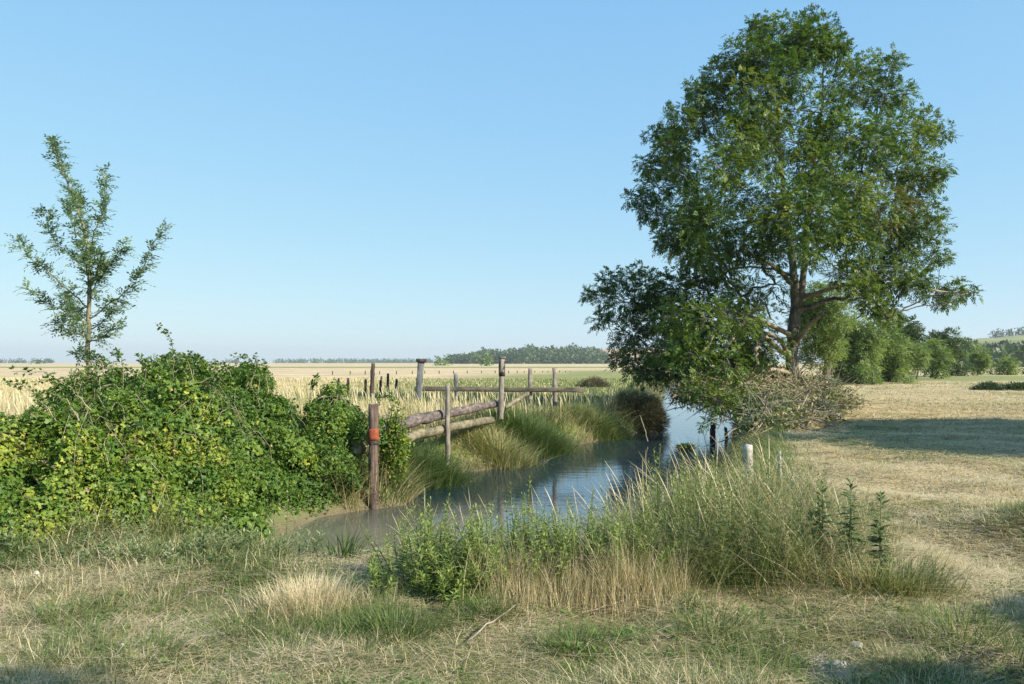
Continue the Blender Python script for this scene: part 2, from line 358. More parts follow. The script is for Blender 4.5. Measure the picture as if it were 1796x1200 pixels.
# ------------------------------------------------------------------ trees
def bezier(a, b, c, n):
    t = np.linspace(0, 1, n)[:, None]
    return a * (1 - t) ** 2 + 2 * b * t * (1 - t) + c * t ** 2
def grow(trunks, clumps, rtip=0.018, power=0.5, jit=0.04, up=0.25, rmin_at=None):
    """limbs from the trunk to every clump centre, each one leaving the nearest wood that lies nearer the root"""
    nodes, par = [], []
    for pts, _ in trunks:
        for i, p in enumerate(pts): nodes.append(p); par.append(-1)
    n_tr = len(nodes)
    pos = np.array(nodes); plen = pos[:, 2] - pos[:, 2].min()
    segs = []
    axis_pts = pos.copy()
    order = np.argsort([np.min(np.linalg.norm(axis_pts - c, axis=1)) for c in clumps])
    use = {}
    for ci in order:
        c = clumps[ci]
        d = np.linalg.norm(pos - c, axis=1)
        pen = np.maximum(pos[:, 2] - (c[2] - 0.15 * d), 0) * 2.0
        cost = d + pen + 0.12 * plen
        j = int(np.argmin(cost)); a = pos[j]
        L = max(d[j], 0.05)
        n = max(4, int(L / 0.35) + 2)
        mid = (a + c) / 2 + np.array([0, 0, up * L * 0.4]) + rng.normal(0, 0.05 * L, 3)
        pts = bezier(a, mid, c, n); pts[1:-1] += rng.normal(0, jit, (n - 2, 3))
        base = len(nodes)
        for q, p in enumerate(pts[1:]):
            nodes.append(p); par.append(j if q == 0 else base + q - 1)
        pos = np.array(nodes); plen = np.concatenate([plen, plen[j] + np.cumsum(np.linalg.norm(np.diff(pts, axis=0), axis=1))])
        segs.append((j, base, n - 1))
    cnt = np.zeros(len(nodes))
    for (j, base, m) in segs: cnt[base + m - 1] += 1
    for i in range(len(nodes) - 1, n_tr - 1, -1):
        if par[i] >= n_tr: cnt[par[i]] += cnt[i]
    out = []
    for (j, base, m) in segs:
        pts = np.concatenate([pos[j:j + 1], pos[base:base + m]])
        r = rtip * np.maximum(cnt[base:base + m], 1) ** power * np.linspace(1.25, 0.8, m)
        out.append((pts, np.concatenate([[r[0] * 1.15], r])))
    return out
def foliage(clumps, radii, density, spray_len, nl, ll, lw, vclump, squash=0.85, shell=0.45, droop=0.35, brown=None, lob0=0.78):
    """compound-leaf sprays spread through each clump"""
    per = np.maximum((density * radii ** 2).astype(int), 3)
    idx = np.repeat(np.arange(len(clumps)), per); n = len(idx)
    u = rdir(n); rr = (shell + (1.08 - shell) * rng.random(n) ** 0.7)
    # uneven outline: lobes that differ by direction
    lob = lob0 + (1.56 - 2 * lob0 + .5) * vnoise(u[:, 0] * 1.8 + idx * 3.1 + 50, u[:, 1] * 1.8 + u[:, 2] * 1.4 + idx * 1.7 + 50, 2)
    o = clumps[idx] + u * (radii[idx] * rr * lob)[:, None] * np.array([1, 1, squash])
    d = nrm(u * 0.9 + rdir(n) * 0.75 + np.array([0, 0, -0.1]))
    L = spray_len * rng.uniform(0.65, 1.25, n)
    s = nrm(np.cross(d, np.array([0.05, 0.02, 1.0]) + rdir(n) * 0.45)); upv = np.cross(s, d)
    vb = vclump[idx] + rng.normal(0, 0.13, n)
    parts = []
    for k in range(nl):
        if k == nl - 1: tt, side = 1.0, 0.0
        else: tt, side = (k // 2 + 1.0) / (nl // 2 + 0.6), (1 if k % 2 else -1)
        p = o + d * (L * tt)[:, None] + np.array([0, 0, -1.0]) * (L * droop * tt * tt)[:, None]
        ld = nrm(d * (1.0 if side == 0 else 0.65) + s * side * 0.85 + rdir(n) * 0.28 + np.array([0, 0, -0.22]))
        sz = rng.uniform(0.75, 1.2, n)
        vv = np.clip(vb + rng.normal(0, 0.10, n), 0, 0.93)
        if brown is not None: vv = np.where(brown[idx] & (rng.random(n) < 0.5), 1.0, vv)
        parts.append(leaf_quads(p, ld, upv + rdir(n) * 0.35, ll * sz, lw * sz, vv))
    return cat_geo(parts)
def twigs(clumps, radii, per, r0):
    out = []
    for c, r in zip(clumps, radii):
        for _ in range(per):
            u = rdir(1)[0]; u[2] *= 0.8
            e = c + u * r * rng.uniform(0.7, 1.0); m = (c + e) / 2 + rng.normal(0, 0.12 * r, 3)
            out.append((bezier(c, m, e, 4), np.linspace(r0, r0 * 0.35, 4)))
    return out

# ---- the big ash
D = 30.0
K = D / F
sil = [ # outline clumps of the crown (px, py, r) at about the trunk's distance
 (1370,62,45),(1328,58,28),(1308,92,36),(1420,72,40),(1450,80,26),(1468,98,22),(1525,112,24),(1562,118,20),(1500,150,42),(1556,165,32),(1588,165,18),
 (1262,132,30),(1222,156,20),(1240,175,36),(1235,210,38),(1195,208,28),(1172,238,18),(1180,262,36),(1146,296,24),(1155,330,32),(1124,348,16),(1150,372,28),
 (1190,405,44),(1172,420,22),(1215,440,34),(1620,212,26),(1640,238,16),(1585,235,40),(1628,298,26),(1642,318,14),(1600,330,36),(1575,290,40),
 (1635,372,22),(1652,392,12),(1600,400,38),(1640,440,26),(1658,452,12),(1565,420,46),(1598,490,32),(1640,515,22),(1676,508,24),(1698,512,12),(1652,532,12),
 (1558,480,42),(1535,530,26),(1572,548,14),(1556,556,14),(1070,492,26),(1056,520,22),(1058,556,12),(1096,530,34),(1128,500,28),(1120,474,16),(1150,556,46),(1104,586,32),
 (1116,636,38),(1180,614,54),(1148,655,24),(1196,676,28),(1180,505,38),(1232,520,46),(1262,590,50),(1325,604,44),(1240,645,38),(1300,640,28),(1150,520,30),(1210,570,40),
 (1260,470,40),(1300,520,36),(1200,300,34),(1222,335,32),(1190,250,28),(1215,395,30)]
for px_, py_, r_ in list(sil):      # small boughs that break the outline
    if rng.random() < .75 and r_ < 45:
        a_ = math.atan2((py_ - 380) / 330, (px_ - 1395) / 260) + rng.normal(0, .35); q_ = r_ * rng.uniform(.75, 1.25)
        sil.append((px_ + math.cos(a_) * q_, min(py_ + math.sin(a_) * q_, 655 if px_ < 1200 else 690), rng.uniform(8, 17)))
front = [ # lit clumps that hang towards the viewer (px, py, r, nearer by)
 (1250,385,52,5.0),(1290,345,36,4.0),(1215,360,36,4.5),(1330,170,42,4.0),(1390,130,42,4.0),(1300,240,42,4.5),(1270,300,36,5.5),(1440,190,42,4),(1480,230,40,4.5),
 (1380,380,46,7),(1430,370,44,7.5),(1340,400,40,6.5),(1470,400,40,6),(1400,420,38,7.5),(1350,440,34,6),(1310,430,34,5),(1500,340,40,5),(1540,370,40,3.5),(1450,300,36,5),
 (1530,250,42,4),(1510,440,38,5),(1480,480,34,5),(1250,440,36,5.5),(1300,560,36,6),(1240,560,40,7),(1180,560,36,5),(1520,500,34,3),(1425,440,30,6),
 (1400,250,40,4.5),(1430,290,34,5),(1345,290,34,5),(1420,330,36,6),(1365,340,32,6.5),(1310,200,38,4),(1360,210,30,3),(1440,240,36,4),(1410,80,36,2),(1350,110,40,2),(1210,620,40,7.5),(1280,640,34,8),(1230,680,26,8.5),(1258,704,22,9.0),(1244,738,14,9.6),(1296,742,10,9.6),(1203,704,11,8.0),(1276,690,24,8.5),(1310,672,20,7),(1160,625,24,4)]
cl, cr, cb = [], [], []
for px, py, r in sil:
    cl.append(P(px, py, D + rng.uniform(-1.7, 1.7))); cr.append(r * K * 1.0); cb.append(False)
for px, py, r, dd in front:
    d = D - dd * .75; cl.append(P(px, py, d)); cr.append(r * d / F); cb.append(False)
prof_y = [60, 150, 250, 350, 450, 520, 600, 660]
prof_l = [1320, 1240, 1190, 1150, 1200, 1090, 1110, 1130]
prof_r = [1450, 1570, 1620, 1630, 1630, 1620, 1500, 1420]
for _ in range(98):   # back and inside of the crown
    py = rng.uniform(70, 650); l = np.interp(py, prof_y, prof_l); r_ = np.interp(py, prof_y, prof_r)
    a = rng.uniform(0, 2 * math.pi); q = rng.uniform(0.45, 0.85); w = (r_ - l) / 2
    px = (l + r_) / 2 + math.cos(a) * q * w; dep = math.sin(a) * q * w * K * 0.95
    if py > 560 and px > 1390: continue
    if dep < 0 and ((abs(px - 1398) < 40 and 440 < py < 600) or (abs(px - 1372) < 45 and 215 < py < 345)): continue
    if dep < 0 and rng.random() < 0.35: continue
    if dep < .4 and 1335 < px < 1455 and py > 470: continue
    rad = rng.uniform(24, 42) * K
    p = P(px, py, D); p[1] += dep
    cl.append(p); cr.append(rad); cb.append(False)
for px, py, r, dd in [(1570,360,34,3),(1600,375,26,2),(1545,400,28,3.5),(1590,345,22,2),(1520,390,24,4)]:
    cl.append(P(px, py, D - dd * .75)); cr.append(r * K); cb.append(True)
cl = np.array(cl); cr = np.array(cr); cb = np.array(cb)
base = P(1390, 680, D); base[2] = gz([base[0]], [base[1]])[0]
trunk_a = smooth_path([base + [0, 0, -0.2], P(1389, 660, D), P(1390, 600, D), P(1394, 540, D), P(1392, 480, D), P(1386, 420, D + 0.4), P(1374, 340, D + 0.5), P(1366, 240, D + .3), P(1366, 170, D), P(1372, 90, D)], 40, 0.02)
trunk_b = smooth_path([P(1396, 560, D), P(1408, 500, D - 0.1), P(1414, 440, D), P(1420, 360, D + .5), P(1428, 280, D + .8), P(1440, 190, D + 1), P(1446, 110, D + 1)], 28, 0.02)
ra = np.interp(np.linspace(0, 1, 40), [0, .04, .3, .5, 1], [0.40, 0.25, 0.20, 0.125, 0.03])
rb = np.interp(np.linspace(0, 1, 28), [0, .3, 1], [0.13, 0.11, 0.03])
root = thing('ash_tree', 'tallest tree, a broad dark green ash leaning foliage over the canal', 'tree', base)
limbs = grow([(trunk_a, ra), (trunk_b, rb)], list(cl), 0.0115, 0.46, 0.04)
bare = []
for pts in [[(1388,640,40),(1370,600,39),(1340,585,37.5),(1315,560,36.5),(1300,572,36)], [(1386,625,40),(1350,600,38),(1318,575,37),(1322,545,36.5),(1340,535,36.5),(1352,560,36.4)],
            [(1340,590,37),(1325,615,36),(1330,640,35.5)], [(1390,590,40),(1330,560,38),(1270,545,37),(1210,545,36.5),(1160,560,37)], [(1392,500,40),(1360,470,38),(1340,455,36.5),(1290,440,36)],
            [(1300,572,36),(1280,600,35),(1268,625,34.6)], [(1270,545,37),(1250,590,36),(1225,630,35)], [(1388,655,40),(1350,650,38),(1310,672,36),(1280,690,34)],
            [(1415,450,39.8),(1480,420,38),(1540,425,38),(1610,440,39)], [(1410,520,39.8),(1480,500,38.6),(1560,490,39),(1640,510,40),(1690,512,40)], [(1395,600,40),(1430,560,38),(1450,545,37.4)]]:
    p = smooth_path([P(q[0], q[1], 30 + (q[2] - 40) * .75) for q in pts], 14, 0.025); bare.append((p, np.linspace(0.10, 0.026, 14)))
tw = twigs(cl, cr, 7, 0.017)
V1, Q1 = tubes([(trunk_a, ra), (trunk_b, rb)], 12); V2, Q2 = tubes(limbs, 6)
trunk = mesh_np('trunk', V1, Q1, M['bark'], root, smooth=True)
mesh_np('limb', V2, Q2, M['bark'], trunk, smooth=True)
V4, Q4 = tubes(bare, 7); mesh_np('bare_branch', V4, Q4, M['dead_branch'], trunk, smooth=True)
V3, Q3 = tubes(tw, 3); mesh_np('twig', V3, Q3, M['bark'], trunk)
vc = np.clip(rng.normal(0.44, 0.17, len(cl)), 0.1, 0.85); vc[len(sil):len(sil) + len(front)] += .12  # front clumps get a lighter leaf colour to look sunlit
kind_ = np.zeros(len(cl), int); kind_[:len(sil)] = 1; kind_[len(sil):len(sil) + len(front)] = 2
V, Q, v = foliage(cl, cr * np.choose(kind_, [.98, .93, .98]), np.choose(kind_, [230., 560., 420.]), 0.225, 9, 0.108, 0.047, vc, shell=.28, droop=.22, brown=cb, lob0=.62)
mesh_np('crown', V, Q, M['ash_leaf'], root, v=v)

# ---- generic smaller trees
def auto_clumps(c, rx, rz, n, r, shell=0.35, ry=None):
    u = rdir(n) * (shell + (1 - shell) * rng.random((n, 1)) ** 0.6)
    return np.array(c) + u * np.array([rx, ry or rx, rz]), r * rng.uniform(0.7, 1.25, n)
def small_tree(name, label, cat, px, pyb, d, top, half, n, mat, dens=60, ll=None, group=None, low=0.12, bark='bark', tr=0.12, vmean=0.5, lw=0.42, stems=1, nl=5):
    b = P(px, pyb, d); b[2] = gz([b[0]], [b[1]])[0]
    ht = H - (top - 636) * d / F - b[2]; rx = half * d / F
    root = thing(name, label, cat, b, group)
    cz = b[2] + ht * (0.5 + low / 2); rz = ht * (0.5 - low / 2) * 1.06
    c, r = auto_clumps((b[0], b[1], cz), rx * 0.85, rz * 0.85, n, min(rx, rz) * 0.36)
    tr_paths = []
    for s in range(stems):
        o = rng.normal(0, 0.12 * rx, 3) * (stems > 1); o[2] = 0
        pts = smooth_path([b + o + [0, 0, -0.1], b + o * 1.6 + [0.02 * ht, 0, ht * 0.35], b + o * 3 + [0, 0.02 * ht, ht * 0.85]], 12, 0.01 * ht)
        tr_paths.append((pts, np.linspace(tr, tr * 0.2, 12)))
    lm = grow(tr_paths, list(c), tr * 0.09, 0.5, 0.01 * ht)
    Vt, Qt = tubes(tr_paths + lm, 6); mesh_np('trunk', Vt, Qt, M[bark], root, smooth=True)
    ll = ll or max(0.07, d * 0.0036)
    vcl = np.clip(rng.normal(vmean, 0.13, len(c)), 0.05, 0.9)
    V, Q, v = foliage(c, r, dens / (ll * ll) * 0.30, ll * 2.0, nl, ll, ll * lw, vcl)
    mesh_np('crown', V, Q, M[mat], root, v=v)
    return root

small_tree('ash_tree', 'slim dark trunked tree just right of and behind the tallest tree', 'tree', 1447, 680, 36, 500, 62, 20, 'willow_leaf', 34, 0.12, low=0.33, tr=0.24, vmean=0.6)
g = 'trees edging the mown meadow'
for a in [
 ('willow_tree', 'pale green willow thicket directly right of the slim dark trunk', 1500, 672, 66, 538, 52, 26, 'willow_leaf', 60, .0),
 ('willow_tree', 'light bushy willow beside the pale thicket, leaning over the meadow edge', 1548, 672, 72, 575, 42, 20, 'willow_leaf', 60, .0),
 ('alder_tree', 'dark rounded tree with bare lower stems behind the light willows', 1592, 664, 92, 570, 30, 16, 'far_leaf', 70, .35),
 ('poplar_sapling', 'yellow green upright sapling in front of the dark rounded tree', 1575, 671, 70, 596, 20, 12, 'willow_leaf', 60, .08),
 ('poplar_sapling', 'feathery grey green sapling with thin pale stems at the meadow edge', 1608, 668, 78, 600, 24, 12, 'willow_leaf', 50, .15),
 ('oak_tree', 'round topped dark oak standing above the saplings on the right', 1655, 662, 100, 582, 30, 18, 'far_leaf', 80, .2),
 ('poplar_sapling', 'light green bushy sapling below the round topped oak', 1640, 664, 84, 600, 24, 14, 'willow_leaf', 60, .1),
 ('shrub', 'low dull green shrub right of the round topped oak', 1680, 658, 104, 628, 22, 10, 'far_leaf', 70, .0),
 ('cypress_tree', 'narrow dark cypress against the far hill', 1697, 654, 150, 590, 10, 12, 'far_leaf', 90, .05),
 ('poplar_sapling', 'bright green twin topped sapling left of the lone round shrub', 1715, 656, 110, 607, 20, 12, 'willow_leaf', 60, .1),
 ('shrub', 'lone round bright green shrub near the right edge', 1770, 656, 112, 630, 20, 10, 'willow_leaf', 70, .0),
 ('shrub', 'low dark hedge shrub left of the lone round shrub', 1738, 655, 118, 640, 22, 10, 'far_leaf', 70, .0),
 ('shrub', 'dark hedge shrub cut by the right edge of the view', 1810, 655, 118, 636, 26, 10, 'far_leaf', 70, .0),
 ('shrub', 'grey green undergrowth at the foot of the light bushy willow', 1530, 676, 62, 640, 34, 10, 'willow_leaf', 60, .0),
 ('shrub', 'shaggy grass green shrub at the foot of the saplings', 1585, 672, 66, 650, 30, 10, 'willow_leaf', 60, .0),
]:
    small_tree(a[0], a[1], 'shrub' if a[0] == 'shrub' else 'tree', a[2], a[3], a[4], a[5], a[6], a[7], a[8], a[9], group=g, low=a[10], tr=0.10 if a[0] != 'oak_tree' else 0.2, stems=3 if 'willow' in a[0] else 1, vmean=0.55)
small_tree('field_tree', 'left one of two small round trees in the dry field before the hill', 'tree', 772, 645, 420, 624, 12, 8, 'willow_leaf', 60, group='small trees in the dry field', tr=.2)
small_tree('field_tree', 'right one of two small round trees in the dry field before the hill', 'tree', 853, 646, 400, 623, 15, 9, 'willow_leaf', 60, group='small trees in the dry field', tr=.2)
small_tree('field_tree', 'tiny dark round tree alone on the horizon at far left', 'tree', 70, 638, 900, 631, 7, 6, 'far_leaf', 70, tr=.3)

# ---- the young ash on the left
d = 13.0
b = P(157, 760, d); b[2] = gz([b[0]], [b[1]])[0]
root = thing('young_ash_tree', 'slender young ash with thin upswept branches rising from the brambles', 'tree', b)
def path_px(l, dz, n=14): return smooth_path([P(px, py, d + dz * k / max(len(l) - 1, 1)) for k, (px, py) in enumerate(l)], n, 0.012)
tk = smooth_path([b + [0, 0, -.1], P(157, 715, d), P(155, 600, d), P(156, 500, d), P(151, 420, d), P(130, 350, d), P(106, 290, d), P(88, 250, d)], 30, 0.008)
paths = [(tk, np.interp(np.linspace(0, 1, 30), [0, .45, .7, 1], [.045, .030, .014, .005]))]
brs = [([(155,440),(167,405),(179,367),(183,300)], .2), ([(157,560),(185,535),(225,508),(250,467),(287,396)], -.3), ([(157,520),(187,471),(217,433)], -.5),
       ([(155,540),(128,515),(92,483),(54,454),(27,417)], .2), ([(153,480),(125,450),(92,418),(79,371)], .5), ([(155,570),(120,550),(83,533),(46,504)], -.4),
       ([(155,590),(125,580),(96,567)], .3), ([(156,600),(182,590),(208,571)], -.3), ([(155,625),(145,622),(134,618)], .3), ([(151,430),(130,400),(118,360)], -.6),
       ([(150,420),(140,370),(128,330)], .5), ([(156,520),(150,470),(140,430)], -.9), ([(155,540),(170,500),(180,465)], .8), ([(156,570),(130,540),(110,520)], .9), ([(156,580),(185,560),(215,530)], .7),
       ([(155,500),(172,470),(168,440)], -.7), ([(156,600),(140,570),(120,545)], -.8), ([(155,610),(165,630),(190,640)], .2)]
for l, dz in brs:
    p = path_px(l, dz); paths.append((p, np.linspace(.013, .003, len(p))))
Vt, Qt = tubes(paths, 7); mesh_np('trunk', Vt, Qt, M['pale_bark'], root, smooth=True)
op, od = [], []
for i, (p, r) in enumerate(paths):
    L = np.linalg.norm(np.diff(p, axis=0), axis=1).sum(); s0 = 0.47 if i == 0 else 0.12
    n = int(L * (1 - s0) * (62 if i == 0 else 80))
    tt = s0 + (1 - s0) * rng.random(n) ** 0.8; f = tt * (len(p) - 1); k_ = np.minimum(f.astype(int), len(p) - 2); fr = (f - k_)[:, None]
    q = p[k_] * (1 - fr) + p[k_ + 1] * fr; tg = nrm(p[k_ + 1] - p[k_])
    op.append(q + rdir(n) * 0.04 * (1 - tt[:, None] * .5)); od.append(nrm(tg * 0.75 + rdir(n) * 0.8 + [0.18, 0, 0.05]))
op = np.concatenate(op); od = np.concatenate(od); n = len(op)
parts = []
s = nrm(np.cross(od, np.array([0, 0, 1.0]) + rdir(n) * .5)); upv = np.cross(s, od); L = rng.uniform(.10, .24, n); vb = rng.normal(.45, .2, n)
for k_ in range(7):
    tt, side = (1.0, 0) if k_ == 6 else ((k_ // 2 + 1.2) / 4.0, 1 if k_ % 2 else -1)
    p = op + od * (L * tt)[:, None] - np.array([0, 0, 1.0]) * (L * .25 * tt * tt)[:, None]
    ld = nrm(od * .7 + s * side * .8 + rdir(n) * .3 + [0, 0, -.2]); sz = rng.uniform(.7, 1.2, n)
    parts.append(leaf_quads(p, ld, upv + rdir(n) * .4, .065 * sz, .026 * sz, np.clip(vb + rng.normal(0, .12, n), 0, 1)))
V, Q, v = cat_geo(parts); mesh_np('crown', V, Q, M['young_leaf'], root, v=v)

# ------------------------------------------------------------------ the bramble thicket
BP = np.array([(-10, 7.2), (-6, 7.2), (-4.7, 7.5), (-3.9, 8.3), (-3.35, 9.8), (-3.2, 11.4), (-2.75, 12.35), (-2.45, 12.75), (-2.2, 13.15), (-1.8, 13.6), (-1.75, 14.4), (-3, 15.2), (-6, 14.4), (-7.6, 12.8), (-8.2, 11), (-10, 10.4)])
def bram_h(x, y):
    e = -sdist(x, y, BP) + (fbm(x * 1.1, y * 1.1, 68, 3) - .5) * .9 * (y < 10.5) - .06
    top = np.interp(x * 12 / y, [-9, -7.2, -6.45, -6.0, -5.1, -3.6, -2.4, -1.7], [0.92, 0.95, 1.28, 1.52, 1.45, 1.22, 1.14, 0.9])
    top = np.minimum(top, np.interp(y, [7.5, 8.5, 10, 12], [0.50, 0.78, 1.20, 1.7]))
    lk = np.where(x > -3.9, .45, 1.0)
    q = np.clip(e / 1.0, 0, 1)
    h = top * np.sqrt(np.clip(1 - (1 - q) ** 2, 0, 1))
    lump = (fbm(x * 1.3, y * 1.3, 60, 3) - 0.5) * .8 + (vnoise(x * 2.6, y * 2.6, 61) - .5) * 0.38 + (vnoise(x * 6.5, y * 6.5, 62) - .5) * .22
    h = h * .88 * (1 - .55 * sstep(.60, .72, vnoise(x * 1.9 + 13, y * 1.9 + 5, 66)) * np.clip(q, 0, 1))
    return np.where(e > 0, np.maximum(h + lk * lump * np.clip(q * 2, 0, 1), 0.05), 0)
n = 700000
x = rng.uniform(-10, -1.6, n); y = rng.uniform(7.4, 15.2, n)
h = bram_h(x, y); eps = .05
gx_ = (bram_h(x + eps, y) - h) / eps; gy_ = (bram_h(x, y + eps) - h) / eps
sl = np.sqrt(1 + np.clip(gx_, -4, 4) ** 2 + np.clip(gy_, -4, 4) ** 2)
keep = (h > 0.04) & (rng.random(n) < sl / 3.2) & (x > -0.72 * y - 1.2)
x, y, h, gx_, gy_ = x[keep], y[keep], h[keep], gx_[keep], gy_[keep]; n = len(x)
nor = nrm(np.stack([-gx_, -gy_, np.ones(n)], 1))
dep = np.minimum(rng.exponential(.17, n), h * 0.95)
g0 = gz(x, y)
p = np.stack([x, y, g0 + h], 1) - nor * dep[:, None]; p[:, 2] = np.maximum(p[:, 2], np.maximum(g0, WZ) + .02)
p += rng.normal(0, .03, p.shape)
ori = nrm(nor * .8 + rdir(n) * .8 + [0, 0, .35])
ld = nrm(np.cross(ori, rdir(n)) + [0, 0, -.25])
yel = sstep(.56, .70, fbm(x * .9 + 7, (y + h) * .9, 71, 3)) * np.clip(1.15 - (y - 7.6) / 4.5, 0.1, 1)
vv = .52 + (fbm(x * .6, y * .6, 75) - .5) * .6 + yel * .26 + rng.normal(0, .10, n)
vv = np.clip(vv, 0, .955); vv[rng.random(n) < .03] = 1.0; vv += (fbm(x * 2.2, y * 2.2 + h, 77, 2) - .5) * .35; vv = np.clip(vv, 0, 1)
root = thing('bramble_thicket', 'dense tangled bramble thicket with green and yellowing leaves on the left bank', 'bramble', (-4.5, 10.5, 0))
parts = []
sz = np.clip(rng.lognormal(-3.35, .34, n), .016, .072)
for a in (-1, 0, 1):
    sd_ = nrm(np.cross(ori, ld))
    dd_ = nrm(ld + sd_ * a * 1.1 + rdir(n) * .15)
    parts.append(leaf_quads(p + dd_ * .006, dd_, ori + rdir(n) * .25, sz * (1 if a == 0 else .85), sz * .68, np.clip(vv + rng.normal(0, .05, n), 0, 1)))
# tufted clumps standing proud of the mass
bc, br0 = [], []
while len(bc) < 190:
    a = rng.uniform(-8.5, -1.7); b_ = rng.uniform(7.6, 14.8)
    e = -sdist(np.array([a]), np.array([b_]), BP)[0]
    if e < .08 or a < -.72 * b_ - 1: continue
    bc.append((a, b_, gz([a], [b_])[0] + bram_h(np.array([a]), np.array([b_]))[0] * rng.uniform(.72, 1.0))); br0.append(rng.uniform(.10, .42))
bc = np.array(bc); br0 = np.array(br0); per = (900 * br0 ** 1.6 * 4.2).astype(int); bi = np.repeat(np.arange(len(bc)), per); m = len(bi)
u = rdir(m); u[:, 2] = np.abs(u[:, 2]) * 1.1 - .2; lob = .6 + .7 * vnoise(u[:, 0] * 2.3 + bi * 1.3 + 30, u[:, 1] * 2.3 + u[:, 2] * 2 + bi * 2.1 + 30, 3)
cp0 = bc[bi] + u * (br0[bi] * lob * np.clip(1.08 - rng.exponential(.16, m), .1, 1.15))[:, None]
on = nrm(u * .9 + rdir(m) * .8 + [0, 0, .3]); cd0 = nrm(np.cross(on, rdir(m)) + [0, 0, -.25])
cyel = (rng.random(len(bc)) < np.clip(.55 - (bc[:, 1] - 7.6) / 5.5, .04, 1)) * rng.uniform(.10, .26, len(bc))
cv = np.clip(.54 + rng.normal(0, .1, len(bc))[bi] + cyel[bi] + rng.normal(0, .13, m), 0, .955); csz = np.clip(rng.lognormal(-3.3, .34, len(bc))[bi] * rng.uniform(.75, 1.25, m), .016, .075)
for a in (-1, 0, 1):
    sd_ = nrm(np.cross(on, cd0)); dd_ = nrm(cd0 + sd_ * a * 1.1 + rdir(m) * .15)
    parts.append(leaf_quads(cp0 + dd_ * .006, dd_, on + rdir(m) * .25, csz * (1 if a == 0 else .85), csz * .68, np.clip(cv + rng.normal(0, .05, m), 0, 1)))
# arching canes that stick out of the top
canes, cp, cd = [], [], []
more_canes = []
for _ in range(84):
    a = rng.uniform(10, 660); dd = rng.uniform(8.6, 12.8); x0 = (a - 898) * dd / F
    if sdist(np.array([x0]), np.array([dd]), BP)[0] > -.15: continue
    z0 = gz([x0], [dd])[0] + bram_h(np.array([x0]), np.array([dd]))[0]; py0 = 636 + (H - z0) * F / dd; sx = rng.choice([-1, 1]) * rng.uniform(14, 60); up = rng.uniform(10, 42)
    more_canes.append([(a, py0 + 12, dd), (a + sx * .3, py0 - up * .7, dd - .05), (a + sx * .7, py0 - up, dd - .12), (a + sx, py0 - up * .6, dd - .2)])
for pts in more_canes + [[(300,690,11.5),(304,630,11.4),(296,590,11.4),(272,566,11.3)], [(440,680,12),(446,640,12),(430,625,12),(410,627,11.9)], [(215,690,11),(216,640,11),(208,620,11),(200,618,11)],
            [(160,720,9.5),(120,680,9.4),(80,655,9.3),(20,652,9.2)], [(330,690,11.6),(345,640,11.5),(350,625,11.5)], [(470,690,12.4),(466,650,12.4),(462,635,12.3)], [(390,690,12),(385,655,12),(372,645,12)],
            [(545,700,12.6),(550,672,12.6),(556,660,12.6)], [(180,700,10.5),(172,660,10.5),(150,640,10.5)], [(250,690,11),(256,640,11),(240,626,11)], [(110,760,9.3),(70,700,9.2),(40,676,9.1),(10,672,9)],
            [(140,740,9.4),(110,690,9.4),(96,670,9.3),(60,666,9.2)], [(655,720,13.2),(672,690,13.2),(690,700,13.1)], [(590,700,12.8),(600,680,12.8),(612,684,12.8)], [(420,700,12),(440,660,12),(452,640,12),(448,622,12)]]:
    q = smooth_path([P(*c) for c in pts], 14, .01); canes.append((q, np.linspace(.008, .003, 14)))
    m = 42; f = rng.uniform(2, 13, m); k_ = np.minimum(f.astype(int), 12); fr = (f - k_)[:, None]
    cp.append(q[k_] * (1 - fr) + q[k_ + 1] * fr); cd.append(rdir(m))
cp = np.concatenate(cp); cd = np.concatenate(cd); m = len(cp)
for a in (-1, 0, 1):
    nn = nrm(rdir(m) * .6 + [0, 0, .8]); dd_ = nrm(cd + np.cross(nn, cd) * a + rdir(m) * .2)
    parts.append(leaf_quads(cp + cd * .03, dd_, nn, rng.uniform(.035, .055, m), rng.uniform(.022, .034, m), np.clip(rng.normal(.45, .18, m), 0, .9)))
for _ in range(120):   # dead and living canes inside and over the surface
    x0, y0 = rng.uniform(-7, -2.2), rng.uniform(7.9, 13.6)
    if sdist(np.array([x0]), np.array([y0]), BP)[0] > -.25: continue
    a = rng.uniform(0, 6.28); L = rng.uniform(.5, 1.3); q = []
    for s_ in np.linspace(0, 1, 8):
        xx, yy = x0 + math.cos(a) * L * s_, y0 + math.sin(a) * L * s_
        hh = bram_h(np.array([xx]), np.array([yy]))[0]; q.append((xx, yy, gz([xx], [yy])[0] + max(hh, .05) * .93 + .34 * math.sin(s_ * 3.1) - .06))
    canes.append((np.array(q) + rng.normal(0, .03, (8, 3)), np.linspace(.005, .002, 8)))
V, Q, v = cat_geo(parts); mesh_np('leaves', V, Q, M['bramble_leaf'], root, v=v)
V, Q = tubes(canes, 4); mesh_np('cane', V, Q, M['dead_branch'], root)

